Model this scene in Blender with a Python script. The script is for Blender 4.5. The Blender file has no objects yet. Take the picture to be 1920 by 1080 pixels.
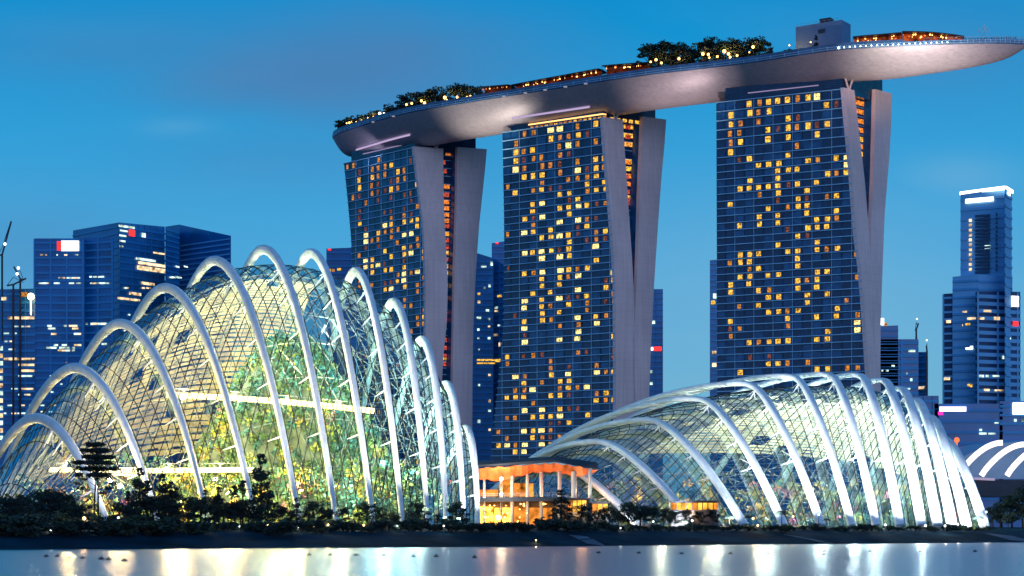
import bpy, math, random
import numpy as np
from mathutils import Vector, Matrix
random.seed(7)
R = math.radians

# ------------------------------------------------------------------ camera, sky, sun, exposure
F = 3630.0          # focal length in pixels of the 1920 px wide photograph
HOR = 997.0         # row of the horizon
CH = 2.3            # camera height over the water
scene = bpy.context.scene
camd = bpy.data.cameras.new('camera'); cam = bpy.data.objects.new('camera', camd)
scene.collection.objects.link(cam); scene.camera = cam
cam.location = (0, 0, CH); cam.rotation_euler = (R(90), 0, 0)
camd.sensor_width = 36; camd.lens = F/1920*36; camd.shift_y = (HOR-540)/1920
camd.clip_start = 0.5; camd.clip_end = 30000
scene.view_settings.view_transform = 'Standard'; scene.view_settings.look = 'None'
scene.view_settings.exposure = 0.0; scene.view_settings.gamma = 1
scene.render.engine = 'CYCLES'
cy = scene.cycles
cy.use_denoising = True; cy.max_bounces = 6; cy.diffuse_bounces = 2; cy.glossy_bounces = 3
cy.transmission_bounces = 4; cy.transparent_max_bounces = 24; cy.sample_clamp_indirect = 4.0
cy.use_light_tree = True; cy.caustics_reflective = False; cy.caustics_refractive = False

world = bpy.data.worlds.new('World'); scene.world = world; world.use_nodes = True
def sky_nodes():
    nt = world.node_tree; N = nt.nodes; L = nt.links; N.clear()
    def nd(t, **k):
        n = N.new(t)
        for a, b in k.items(): setattr(n, a, b)
        return n
    def m(op, a, b=None, c=None):
        n = nd('ShaderNodeMath', operation=op)
        for i, v in enumerate((a, b, c)):
            if v is None: continue
            if isinstance(v, (int, float)): n.inputs[i].default_value = v
            else: L.new(v, n.inputs[i])
        return n.outputs[0]
    def mix(fac, a, b, typ='MIX'):
        n = nd('ShaderNodeMix', data_type='RGBA', blend_type=typ)
        if isinstance(fac, (int, float)): n.inputs[0].default_value = fac
        else: L.new(fac, n.inputs[0])
        for i, v in ((6, a), (7, b)):
            if isinstance(v, tuple): n.inputs[i].default_value = (*v, 1)
            else: L.new(v, n.inputs[i])
        return n.outputs[2]
    tc = nd('ShaderNodeTexCoord'); sp = nd('ShaderNodeSeparateXYZ'); L.new(tc.outputs['Generated'], sp.inputs[0])
    x, y, z = sp.outputs
    rp = nd('ShaderNodeValToRGB'); L.new(m('ABSOLUTE', z), rp.inputs[0])
    e = rp.color_ramp.elements
    stops = [(0.0, (.20,.46,.64)), (.07, (.15,.44,.66)), (.13, (.075,.385,.70)), (.19, (.030,.345,.69)), (.25, (.0,.285,.64)), (.29, (.0,.24,.60)),
             (.45, (.008,.17,.44)), (1.0, (.012,.09,.28))]
    e[0].position, e[0].color = 0, (*stops[0][1], 1); e[1].position, e[1].color = 1, (*stops[-1][1], 1)
    for p, c in stops[1:-1]:
        k = e.new(p); k.color = (*c, 1)
    # clouds : broad streaks of dusk haze, by direction
    ya = m('MAXIMUM', y, 0.05); u = m('DIVIDE', x, ya); v = m('DIVIDE', z, ya)
    cmb = nd('ShaderNodeCombineXYZ'); L.new(m('MULTIPLY', u, 2.2), cmb.inputs[0]); L.new(m('MULTIPLY', v, 9.0), cmb.inputs[1])
    ns = nd('ShaderNodeTexNoise'); L.new(cmb.outputs[0], ns.inputs['Vector']); ns.inputs['Scale'].default_value = 2.4
    ns.inputs['Detail'].default_value = 5; ns.inputs['Roughness'].default_value = .5
    nz = m('SUBTRACT', ns.outputs[0], .5)
    def blob(u0, v0, su, sv, amp, wob=1.1):
        du = m('DIVIDE', m('SUBTRACT', m('ADD', u, m('MULTIPLY', nz, wob*su)), u0), su)
        dv = m('DIVIDE', m('SUBTRACT', m('ADD', v, m('MULTIPLY', nz, wob*sv)), v0), sv)
        r2 = m('ADD', m('MULTIPLY', du, du), m('MULTIPLY', dv, dv))
        return m('MULTIPLY', m('EXPONENT', m('MULTIPLY', r2, -1.0)), amp)
    def uv(px, py): return (px-960)/F, (HOR-py)/F
    cl = blob(*uv(620,135), .105, .030, .85)
    cl = m('MAXIMUM', cl, blob(*uv(330,90), .12, .022, .45))
    cl = m('MAXIMUM', cl, blob(*uv(1760,95), .07, .030, .42))
    cl = m('MAXIMUM', cl, blob(*uv(560,290), .10, .018, .30))
    cl = m('MAXIMUM', cl, blob(*uv(60,470), .06, .03, .35))
    lite = m('MAXIMUM', blob(*uv(320,240), .018, .0045, .16), blob(*uv(1800,330), .03, .012, .30))
    lite = m('MAXIMUM', lite, blob(*uv(1500,560), .14, .05, .35))
    lite = m('MAXIMUM', lite, m('MAXIMUM', m('MULTIPLY', nz, .22), 0.0))
    col = mix(cl, rp.outputs[0], (.070,.205,.44))
    col = mix(lite, col, (.22,.48,.68))
    # the afterglow side of the sky, behind the camera
    back = m('MINIMUM', m('MAXIMUM', m('MULTIPLY', y, -1.6), 0.0), 1.0)
    col = mix(m('MULTIPLY', back, .75), col, (.12,.25,.56))
    # below the horizon only a dim ground tone
    bel = m('GREATER_THAN', 0.0, z)
    col = mix(bel, col, (.03,.06,.11))
    st = nd('ShaderNodeTexSky'); st.sky_type = 'NISHITA'; st.sun_disc = False
    st.sun_elevation = R(1.0); st.sun_rotation = R(200)
    bg = nd('ShaderNodeBackground'); L.new(col, bg.inputs[0]); bg.inputs[1].default_value = 1.0
    bg2 = nd('ShaderNodeBackground'); L.new(st.outputs[0], bg2.inputs[0]); bg2.inputs[1].default_value = 0.004
    ad = nd('ShaderNodeAddShader'); L.new(bg.outputs[0], ad.inputs[0]); L.new(bg2.outputs[0], ad.inputs[1])
    out = nd('ShaderNodeOutputWorld'); L.new(ad.outputs[0], out.inputs[0])
sky_nodes()
sund = bpy.data.lights.new('dusk_glow', 'SUN'); sund.energy = 0.52; sund.angle = R(40); sund.color = (.50, .62, .95)
sun = bpy.data.objects.new('dusk_glow', sund); scene.collection.objects.link(sun)
sun.rotation_euler = (R(74), 0, R(22))      # low afterglow, from behind the camera

# ------------------------------------------------------------------ helpers
def W(px, py, D): return Vector(((px-960)*D/F, D, CH+(HOR-py)*D/F))
def G2(px, D, z=0.0): return Vector(((px-960)*D/F, D, z))
def link(o): scene.collection.objects.link(o); return o
def tag(o, label=None, cat=None, group=None, kind=None):
    if label: o['label'] = label
    if cat: o['category'] = cat
    if group: o['group'] = group
    if kind: o['kind'] = kind
    return o
def empty(name, loc, label, cat, group=None, kind=None):
    o = link(bpy.data.objects.new(name, None)); o.location = loc
    o.empty_display_size = 1
    return tag(o, label, cat, group, kind)
def setparent(o, p):
    if p is None: return o
    o.parent = p
    return o
def wloc(o):
    v = Vector((0,0,0))
    while o is not None: v += o.location; o = o.parent
    return v
class MB:
    def __init__(s): s.v = []; s.f = []; s.m = []
    def quad(s, a, b, c, d, mi=0):
        n = len(s.v); s.v += [tuple(a), tuple(b), tuple(c), tuple(d)]; s.f.append((n, n+1, n+2, n+3)); s.m.append(mi)
    def poly(s, pts, mi=0):
        n = len(s.v); s.v += [tuple(p) for p in pts]; s.f.append(tuple(range(n, n+len(pts)))); s.m.append(mi)
    def prism(s, pts, z0, z1, mi=0, top=None):
        """closed prism over plan points (counted round), optional other plan at the top"""
        k = len(pts); n = len(s.v); tp = top or pts
        s.v += [(p[0], p[1], z0) for p in pts] + [(p[0], p[1], z1) for p in tp]
        for i in range(k):
            j = (i+1) % k; s.f.append((n+i, n+j, n+k+j, n+k+i)); s.m.append(mi)
        s.f.append(tuple(n+i for i in range(k-1, -1, -1))); s.m.append(mi)
        s.f.append(tuple(n+k+i for i in range(k))); s.m.append(mi)
    def box(s, c, sx, sy, sz, ax=(1,0,0), mi=0):
        ax = Vector(ax).normalized(); ay = Vector((-ax.y, ax.x, 0)); c = Vector(c)
        p = [c+ax*(sx/2*i)+ay*(sy/2*j) for i, j in ((-1,-1),(1,-1),(1,1),(-1,1))]
        s.prism(p, c.z-sz/2, c.z+sz/2, mi)
    def bar(s, a, b, w, h=None, mi=0, up=(0,0,1), ends=True):
        a = Vector(a); b = Vector(b); h = h or w
        d = (b-a)
        if d.length < 1e-6: return
        d.normalize(); sd = d.cross(Vector(up))
        if sd.length < 1e-3: sd = d.cross(Vector((1,0,0)))
        sd.normalize(); u = sd.cross(d).normalized(); n = len(s.v)
        for p in (a, b):
            for i, j in ((-1,-1),(1,-1),(1,1),(-1,1)): s.v.append(tuple(p+sd*(w/2*i)+u*(h/2*j)))
        for i in range(4):
            j = (i+1) % 4; s.f.append((n+i, n+j, n+4+j, n+4+i)); s.m.append(mi)
        if ends: s.f += [(n+3,n+2,n+1,n), (n+4,n+5,n+6,n+7)]; s.m += [mi, mi]
    def tube(s, pts, rad, seg=8, mi=0, cap=True, sq=None, upv=None):
        """swept tube ; rad: number/list ; sq: (ra, rb) lists for an oval section, first along upv-side"""
        pts = [Vector(p) for p in pts]; n0 = len(s.v); K = len(pts)
        for i, p in enumerate(pts):
            t = (pts[min(i+1, K-1)]-pts[max(i-1, 0)]).normalized()
            ref = Vector(upv) if upv is not None else (Vector((0,0,1)) if abs(t.z) < .95 else Vector((1,0,0)))
            a = t.cross(ref)
            if a.length < 1e-4: a = t.cross(Vector((0,1,0)))
            a.normalize(); b = a.cross(t).normalized()
            if sq: ra, rb = sq[i]
            else: ra = rb = (rad[i] if isinstance(rad, (list, tuple)) else rad)
            for k in range(seg):
                th = 2*math.pi*(k+.5)/seg
                s.v.append(tuple(p+a*(ra*math.cos(th))+b*(rb*math.sin(th))))
        for i in range(K-1):
            for k in range(seg):
                k2 = (k+1) % seg; A = n0+i*seg; s.f.append((A+k, A+k2, A+seg+k2, A+seg+k)); s.m.append(mi)
        if cap:
            s.f.append(tuple(n0+k for k in range(seg-1, -1, -1))); s.m.append(mi)
            s.f.append(tuple(n0+(K-1)*seg+k for k in range(seg))); s.m.append(mi)
    def ball(s, c, r, seg=8, rings=5, mi=0, rz=None):
        c = Vector(c); rz = rz or r; n0 = len(s.v)
        for i in range(rings+1):
            ph = math.pi*i/rings
            for k in range(seg):
                th = 2*math.pi*k/seg; s.v.append((c.x+r*math.sin(ph)*math.cos(th), c.y+r*math.sin(ph)*math.sin(th), c.z+rz*math.cos(ph)))
        for i in range(rings):
            for k in range(seg):
                k2 = (k+1) % seg; A = n0+i*seg; s.f.append((A+k, A+seg+k, A+seg+k2, A+k2)); s.m.append(mi)
    def grid(s, rows, mi=0):
        n0 = len(s.v); a = len(rows); b = len(rows[0])
        for r in rows: s.v += [tuple(p) for p in r]
        for i in range(a-1):
            for j in range(b-1):
                s.f.append((n0+i*b+j, n0+i*b+j+1, n0+(i+1)*b+j+1, n0+(i+1)*b+j)); s.m.append(mi)
    def build(s, name, mats, parent=None, smooth=False, loc=None):
        me = bpy.data.meshes.new(name); base = wloc(parent) if parent is not None else (Vector(loc) if loc is not None else Vector((0,0,0)))
        arr = np.array(s.v, dtype=np.float64) - np.array(base)
        me.from_pydata(arr.tolist(), [], s.f)
        if not isinstance(mats, (list, tuple)): mats = [mats]
        for m in mats: me.materials.append(m)
        if len(mats) > 1: me.polygons.foreach_set('material_index', s.m)
        if smooth: me.polygons.foreach_set('use_smooth', [True]*len(me.polygons))
        me.update()
        o = link(bpy.data.objects.new(name, me))
        if parent is not None: o.parent = parent
        elif loc is not None: o.location = loc
        return o

MATS = {}
def mat(name, base=(.5,.5,.5), rough=.6, metal=0.0, emit=None, es=1.0, noise=None, bump=None, spec=.5):
    """principled material ; noise=(scale, amount) mottles the colour ; bump=(scale, strength)"""
    m = bpy.data.materials.new(name); m.use_nodes = True; nt = m.node_tree; N = nt.nodes; L = nt.links
    b = N['Principled BSDF']; b.inputs['Base Color'].default_value = (*base, 1)
    b.inputs['Roughness'].default_value = rough; b.inputs['Metallic'].default_value = metal
    b.inputs['Specular IOR Level'].default_value = spec
    if emit: b.inputs['Emission Color'].default_value = (*emit, 1); b.inputs['Emission Strength'].default_value = es
    if noise or bump:
        tc = N.new('ShaderNodeTexCoord')
    if noise:
        n = N.new('ShaderNodeTexNoise'); n.inputs['Scale'].default_value = noise[0]; n.inputs['Detail'].default_value = 6
        L.new(tc.outputs['Object'], n.inputs['Vector'])
        r = N.new('ShaderNodeMapRange'); r.inputs[1].default_value = .3; r.inputs[2].default_value = .7
        r.inputs[3].default_value = 1-noise[1]; r.inputs[4].default_value = 1+noise[1]; L.new(n.outputs[0], r.inputs[0])
        mx = N.new('ShaderNodeVectorMath'); mx.operation = 'SCALE'; mx.inputs[0].default_value = base; L.new(r.outputs[0], mx.inputs['Scale'])
        L.new(mx.outputs[0], b.inputs['Base Color'])
    if bump:
        n = N.new('ShaderNodeTexNoise'); n.inputs['Scale'].default_value = bump[0]; n.inputs['Detail'].default_value = 4
        L.new(tc.outputs['Object'], n.inputs['Vector'])
        bp = N.new('ShaderNodeBump'); bp.inputs['Strength'].default_value = bump[1]; L.new(n.outputs[0], bp.inputs['Height']); L.new(bp.outputs[0], b.inputs['Normal'])
    MATS[name] = m
    return m
def emat(name, col, st):
    m = bpy.data.materials.new(name); m.use_nodes = True; nt = m.node_tree; nt.nodes.clear()
    e = nt.nodes.new('ShaderNodeEmission'); e.inputs[0].default_value = (*col, 1); e.inputs[1].default_value = st
    o = nt.nodes.new('ShaderNodeOutputMaterial'); nt.links.new(e.outputs[0], o.inputs[0]); return m
def room_mat(name, col, st, scale=1.3):
    """a lit room seen through its curtains: brightness varies across the pane"""
    m = bpy.data.materials.new(name); m.use_nodes = True; nt = m.node_tree; N = nt.nodes; L = nt.links; N.clear()
    tc = N.new('ShaderNodeTexCoord'); n = N.new('ShaderNodeTexNoise'); n.inputs['Scale'].default_value = scale; n.inputs['Detail'].default_value = 2
    L.new(tc.outputs['Object'], n.inputs['Vector'])
    r = N.new('ShaderNodeMapRange'); r.inputs[1].default_value = .32; r.inputs[2].default_value = .68; r.inputs[3].default_value = .12*st; r.inputs[4].default_value = 1.75*st
    L.new(n.outputs[0], r.inputs[0])
    e = N.new('ShaderNodeEmission'); e.inputs[0].default_value = (*col, 1); L.new(r.outputs[0], e.inputs[1])
    o = N.new('ShaderNodeOutputMaterial'); L.new(e.outputs[0], o.inputs[0]); return m
def glass_mat(name, tint, refl, rough=.06, lo=.10, hi=.75):
    m = bpy.data.materials.new(name); m.use_nodes = True; nt = m.node_tree; N = nt.nodes; L = nt.links; N.clear()
    t = N.new('ShaderNodeBsdfTransparent'); t.inputs[0].default_value = (*tint, 1)
    g = N.new('ShaderNodeBsdfGlossy'); g.inputs[0].default_value = (*refl, 1); g.inputs['Roughness'].default_value = rough
    lw = N.new('ShaderNodeLayerWeight'); lw.inputs[0].default_value = .35
    r = N.new('ShaderNodeMapRange'); r.inputs[3].default_value = lo; r.inputs[4].default_value = hi; L.new(lw.outputs['Fresnel'], r.inputs[0])
    mx = N.new('ShaderNodeMixShader'); L.new(r.outputs[0], mx.inputs[0]); L.new(t.outputs[0], mx.inputs[1]); L.new(g.outputs[0], mx.inputs[2])
    o = N.new('ShaderNodeOutputMaterial'); L.new(mx.outputs[0], o.inputs[0]); return m
def point(name, loc, watts, col, r=.6, parent=None):
    l = bpy.data.lights.new(name, 'POINT'); l.energy = watts; l.color = col; l.shadow_soft_size = r
    o = link(bpy.data.objects.new(name, l)); o.location = Vector(loc)-(wloc(parent) if parent else Vector((0,0,0)))
    if parent: o.parent = parent
    return o
def spot(name, loc, to, watts, col, ang=40, r=.4, blend=.6, parent=None):
    l = bpy.data.lights.new(name, 'SPOT'); l.energy = watts; l.color = col; l.shadow_soft_size = r; l.spot_size = R(ang); l.spot_blend = blend
    o = link(bpy.data.objects.new(name, l)); o.location = Vector(loc)-(wloc(parent) if parent else Vector((0,0,0)))
    o.rotation_euler = (Vector(to)-Vector(loc)).to_track_quat('-Z', 'Y').to_euler()
    if parent: o.parent = parent
    return o
def interp(tab, y):
    tab = sorted(tab)
    if y <= tab[0][0]: return tab[0][1]
    for (a, p), (b, q) in zip(tab, tab[1:]):
        if y <= b: return p+(q-p)*(y-a)/(b-a)
    return tab[-1][1]

def joint_lines(m, step, wid, dark):
    """horizontal panel joints every step metres, and a few streaks"""
    nt = m.node_tree; N = nt.nodes; L = nt.links; b = N['Principled BSDF']; src = b.inputs['Base Color'].links[0].from_socket
    tc = N.new('ShaderNodeTexCoord'); sp = N.new('ShaderNodeSeparateXYZ'); L.new(tc.outputs['Object'], sp.inputs[0])
    a = N.new('ShaderNodeMath'); a.operation = 'DIVIDE'; a.inputs[1].default_value = step; L.new(sp.outputs[2], a.inputs[0])
    f = N.new('ShaderNodeMath'); f.operation = 'FRACT'; L.new(a.outputs[0], f.inputs[0])
    l = N.new('ShaderNodeMath'); l.operation = 'LESS_THAN'; l.inputs[1].default_value = wid*2; L.new(f.outputs[0], l.inputs[0])
    mp = N.new('ShaderNodeMapping'); mp.inputs['Scale'].default_value = (.9,.9,.03); L.new(tc.outputs['Object'], mp.inputs[0])
    ns = N.new('ShaderNodeTexNoise'); ns.inputs['Scale'].default_value = 1.2; L.new(mp.outputs[0], ns.inputs['Vector'])
    r = N.new('ShaderNodeMapRange'); r.inputs[1].default_value = .35; r.inputs[2].default_value = .65; r.inputs[3].default_value = .93; r.inputs[4].default_value = 1.05; L.new(ns.outputs[0], r.inputs[0])
    k = N.new('ShaderNodeMapRange'); k.inputs[3].default_value = 1; k.inputs[4].default_value = dark; L.new(l.outputs[0], k.inputs[0])
    mu = N.new('ShaderNodeMath'); mu.operation = 'MULTIPLY'; L.new(r.outputs[0], mu.inputs[0]); L.new(k.outputs[0], mu.inputs[1])
    sc = N.new('ShaderNodeVectorMath'); sc.operation = 'SCALE'; L.new(src, sc.inputs[0]); L.new(mu.outputs[0], sc.inputs['Scale']); L.new(sc.outputs[0], b.inputs['Base Color'])
M_band = mat('painted_slab_edge', (.34,.68,.95), .5, noise=(.2,.1))
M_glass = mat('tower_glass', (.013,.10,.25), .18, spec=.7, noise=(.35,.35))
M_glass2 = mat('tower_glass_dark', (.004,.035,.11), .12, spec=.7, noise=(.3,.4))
M_fin = mat('pale_end_wall', (.84,.60,.58), .7, noise=(.05,.10), bump=(.6,.08))
joint_lines(M_fin, 3.22, .05, .93)
M_dark = mat('dark_cladding', (.025,.03,.05), .5, noise=(.3,.3))
M_white = mat('white_steel', (.78,.80,.80), .38, noise=(.3,.05))
M_steel = mat('grey_steel', (.35,.36,.38), .4, metal=.3)
M_y = room_mat('lit_room_yellow', (1.0,.52,.07), 1.15)
M_o = room_mat('lit_room_orange', (1.0,.36,.07), .62)
M_b = room_mat('lit_room_bright', (1.0,.74,.26), 1.55)
M_r = room_mat('lit_room_dim', (1.0,.30,.20), .20)
M_cool = room_mat('lit_office_cool', (.72,.95,.80), 1.2, .3)
M_warmoff = room_mat('lit_office_warm', (1.0,.66,.36), 1.3, .3)
M_red = emat('red_lamp', (1.0,.03,.03), 2.2)
M_whitelamp = emat('white_lamp', (1.0,.95,.85), 12)
M_warmlamp = emat('warm_lamp', (1.0,.48,.12), 7)
M_orglamp = emat('orange_lamp', (1.0,.22,.04), 1.6)
M_sign = emat('white_sign', (1.0,.96,.88), 3.0)
M_lav = emat('lavender_strip', (.62,.48,.78), .85)
# ------------------------------------------------------------------ ground, water
SH = [(-900,-260), (-420,-20), (-200,110), (-65.5,245), (-30,272), (0,298), (45,345), (110,417), (200,520), (420,700), (900,900)]   # shoreline (x, depth)
def shore_d(x): return interp(SH, x)
def rise(d):        # height of the land by the distance inland
    return interp([(-3,-1.2), (0,0.0), (4,.75), (14,2.35), (30,2.9), (70,3.6), (120,3.8), (9000,3.8)], d)
def gz(x, y): return rise((y-shore_d(x))*.72)
mb = MB(); rows = []
for x in list(range(-900, -260, 40))+list(range(-260, 261, 6))+list(range(300, 941, 40)):
    s = shore_d(x); rows.append([Vector((x, s+d, rise(d*.72)+(.12*math.sin(x*.31+d)+.1*math.sin(x*.13) if 3 < d < 60 else 0)))
                                 for d in (-4,-1.5,0,1.2,3,5.5,9,14,20,28,40,60,95,160,400,1500,7000)])
mb.grid(rows)
M_grass = mat('bank_grass', (.004,.028,.046), .95, noise=(.12,.6), bump=(2.2,.7), spec=.05)
o = mb.build('ground', M_grass, smooth=True); tag(o, kind='structure')
# water
mw = bpy.data.materials.new('water'); mw.use_nodes = True
nt = mw.node_tree; N = nt.nodes; L = nt.links; N.clear()
gl = N.new('ShaderNodeBsdfGlossy'); gl.inputs[0].default_value = (.86,.81,.78,1); gl.inputs['Roughness'].default_value = .27
df = N.new('ShaderNodeBsdfDiffuse'); df.inputs[0].default_value = (.02,.06,.10,1)
mx = N.new('ShaderNodeMixShader'); mx.inputs[0].default_value = .9
tc = N.new('ShaderNodeTexCoord'); mp = N.new('ShaderNodeMapping'); mp.inputs['Scale'].default_value = (.010,.16,1)
ns = N.new('ShaderNodeTexNoise'); ns.inputs['Scale'].default_value = 1.0; ns.inputs['Detail'].default_value = 5; ns.inputs['Roughness'].default_value = .6
bp = N.new('ShaderNodeBump'); bp.inputs['Strength'].default_value = 1.0; bp.inputs['Distance'].default_value = .22
L.new(tc.outputs['Object'], mp.inputs[0]); L.new(mp.outputs[0], ns.inputs['Vector']); L.new(ns.outputs[0], bp.inputs['Height'])
L.new(bp.outputs[0], gl.inputs['Normal'])
ot = N.new('ShaderNodeOutputMaterial'); L.new(df.outputs[0], mx.inputs[1]); L.new(gl.outputs[0], mx.inputs[2]); L.new(mx.outputs[0], ot.inputs[0])
mb = MB(); mb.grid([[Vector((x, y, 0)) for y in (-600,-100,0,100,200,300,400,600,1000)] for x in (-1200,-600,-300,-100,0,100,300,600,1200)])
o = mb.build('water', mw); tag(o, kind='structure')
# concrete slipway strips and steps on the bank
M_conc = mat('pale_concrete', (.05,.09,.14), .9, noise=(.5,.3))
for (px0, px1, w) in ((1083,1118,3.0), (1478,1552,2.6), (1873,1920,7.0)):
    D0 = 330; mb = MB(); rr = []
    def pos(px, d):
        y = 300.0
        for _ in range(30): y = shore_d((px-960)*y/F)+d
        return Vector(((px-960)*y/F, y, 0))
    for k in range(13):
        t = k/12; p = pos(px1+(px0-px1)*t, .3+12*t)
        rr.append([Vector((p.x+dx, p.y+dx*.3, gz(p.x+dx, p.y+dx*.3)+.16)) for dx in (-w/2, 0, w/2)])
    mb.grid(rr); tag(mb.build('path', M_conc), kind='structure')

# ------------------------------------------------------------------ the three hotel towers
def rows_z(ztop, zbot=3.0):
    z = [ztop]
    for k in range(80):
        n = z[-1]-(4.07 if k < 6 else 3.22)
        if n < zbot: break
        z.append(n)
    return z
def hotel(label, A, B, Cc, Dd, Ee, yA, yB, edir, pitch_px, lit, gap, ztop=191.6, yD=None, crown_top=197.5, crownlit=False):
    """A..E : tables {row: column px} of the slab corners seen in the photo, on two real vertical planes"""
    B0x = interp(B, yB); DB = (ztop-CH)*F/(HOR-yB); DA = (ztop-CH)*F/(HOR-yA)
    PB = G2(B0x, DB); PA = G2(interp(A, yA), DA)
    f = (PB-PA); flen = f.length; f.normalize(); nrm = Vector((f.y, -f.x, 0))          # outward, towards the camera
    if nrm.y > 0: nrm = -nrm
    e = Vector((*edir, 0)).normalized()
    def on(px, P, d):      # plan point on line P+t d seen in column px
        k = (px-960)/F; t = (k*P.y-P.x)/(d.x-k*d.y); return P+d*t
    def facept(px): return on(px, PA, f)
    def ycol(z, D): return HOR-(z-CH)*F/D
    def corners(z):
        yB_ = ycol(z, DB); b = facept(interp(B, yB_)); a = facept(interp(A, ycol(z, DA)))
        c, d, ee = (on(interp(T, ycol(z, DB+8)), b, e) for T in (Cc, Dd, Ee))
        return a, b, c, d, ee
    base = (PA+PB)/2; root = empty('hotel_tower', (base.x, base.y, 0), label, 'tower', 'three leaning hotel towers')
    zs = rows_z(ztop); a, b, c, d, ee = corners(ztop)
    z2 = CH+(HOR-(yD or yB))*d.y/F
    # slabs
    for nm, (i0, i1), zt in (('front_slab', (1, 2), ztop), ('rear_slab', (3, 4), z2)):
        mb = MB(); lv = [zt]+[z for z in zs[2::4] if z < zt-2]+[2.0]; rings = []
        for z in lv:
            cs = corners(z); p0, p1 = cs[i0], cs[i1]; sh = cs[0]-cs[1]
            rings.append([Vector((q.x, q.y, z)) for q in (p0+sh, p0-f*.9, p1-f*.9, p1+sh)])
        for r0, r1 in zip(rings, rings[1:]):
            for k in range(4): mb.quad(r0[k], r1[k], r1[(k+1) % 4], r0[(k+1) % 4])
        mb.poly(rings[0]); mb.build(nm, M_glass, root)
        # pale end wall
        mb = MB(); rings = []
        for z in lv:
            cs = corners(z); p0, p1 = cs[i0], cs[i1]; w = (p1-p0).normalized()
            o0, o1 = p0-w*.35, p1+w*.35
            if i0 == 3: o1 = p1
            rings.append([Vector((q.x, q.y, z+(.6 if z == zt else 0))) for q in (o0-f*1.3, o0+f*.35, o1+f*.35, o1-f*1.3)])
        for r0, r1 in zip(rings, rings[1:]):
            for k in range(4): mb.quad(r0[k], r1[k], r1[(k+1) % 4], r0[(k+1) % 4])
        mb.poly(rings[0]); mb.build('end_wall', M_fin, root)
    # recessed glass core between the slabs
    mb = MB(); lv = [z2-3]+[z for z in zs if z < z2-4]
    for z0, z1 in zip(lv, lv[1:]):
        q = []
        for z in (z0, z1):
            cs = corners(z); q.append((cs[2]-f*5, cs[3]-f*5))
        (c0, d0), (c1, d1) = q
        mb.quad((c0.x,c0.y,z0), (c1.x,c1.y,z1), (d1.x,d1.y,z1), (d0.x,d0.y,z0), 0)
        if (d0-c0).length > .9:
            cc, dd = c0+f*.15, d0+f*.15
            mb.quad((cc.x,cc.y,z0-.12), (cc.x,cc.y,z0-.45), (dd.x,dd.y,z0-.45), (dd.x,dd.y,z0-.12), 1)
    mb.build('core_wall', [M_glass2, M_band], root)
    for (px, py, k) in gap:
        z = CH+(HOR-py)*(DB+10)/F; cs = corners(z); q = on(px, cs[2]-f*4.8, e)
        lo, hi = sorted([(cs[2]-f*4.8).dot(e)+.25, (cs[3]-f*4.8).dot(e)-.25])
        m_ = q.dot(e); w = 1.5; m0, m1 = max(lo, m_-w), min(hi, m_+w)
        if m1-m0 < .5: m0, m1 = lo, max(hi, lo+.6)
        p0 = q+e*(m0-m_); p1 = q+e*(m1-m_); mb = MB()
        mb.quad((p0.x,p0.y,z-1.0), (p1.x,p1.y,z-1.0), (p1.x,p1.y,z+1.0), (p0.x,p0.y,z+1.0))
        mb.build('window', {'y':M_y,'o':M_orw,'b':M_b,'r':M_rdw}[k], root)
    # facade: slab edges, upright mullions, panes
    bands = MB(); panes = MB(); off = nrm*.02
    P0 = facept(interp(A, yA)); pitch = (facept(B0x)-facept(B0x-pitch_px)).length*1.02
    smax = 400
    for z in zs:
        a, b, *_ = corners(z)
        bands.bar(Vector((a.x,a.y,z))+nrm*.15, Vector((b.x,b.y,z))+nrm*.15, .9, .34)
    sA = [((corners(z)[0])-PA).dot(f) for z in zs]; sB = [((corners(z)[1])-PA).dot(f) for z in zs]
    kmin = int(math.floor(min(sA)/pitch)); kmax = int(math.ceil(max(sB)/pitch))
    cells = []
    for r in range(len(zs)-1):
        z1, z0 = zs[r], zs[r+1]
        for k in range(kmin, kmax):
            s0, s1 = k*pitch, (k+1)*pitch; lo, hi = max(sA[r], sA[r+1]), min(sB[r], sB[r+1])
            s0c, s1c = max(s0, lo), min(s1, hi)
            if s1c-s0c < pitch*.25: continue
            cells.append((r, k, s0c, s1c, z0, z1))
            if k % 2 == 0 and s0 > lo:
                p = PA+f*s0+nrm*.25; bands.bar((p.x,p.y,z0), (p.x,p.y,z1), .16, .3, up=nrm, ends=False)
    litcells = {}
    for (px, py, kk) in lit:
        p = facept(px); s = (p-PA).dot(f); z = CH+(HOR-py)*p.y/F
        best = min(cells, key=lambda c_: abs((c_[2]+c_[3])/2-s)/pitch+abs((c_[4]+c_[5])/2-z)/3.3)
        if abs((best[2]+best[3])/2-s) < pitch*1.2: litcells[(best[0], best[1])] = kk
    rnd = random.Random(int(B0x)); nparts = 0; rest = MB()
    if B0x < 1300:
        for c_ in cells:
            if (c_[0], c_[1]) not in litcells and c_[0] > 1 and rnd.random() < (.16 if B0x < 900 else .07): litcells[(c_[0], c_[1])] = rnd.choice('orroy' if B0x < 900 else 'orr')
    order = {'b':0,'y':1,'o':2,'r':3}; MI = {'b':M_b,'y':M_y,'o':M_o,'r':M_r}; LI = {'b':0,'y':1,'o':2,'r':3}
    keep = set(k for k, v in sorted(litcells.items(), key=lambda kv: (order[kv[1]], kv[0]))[:100-len(gap)])
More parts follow.
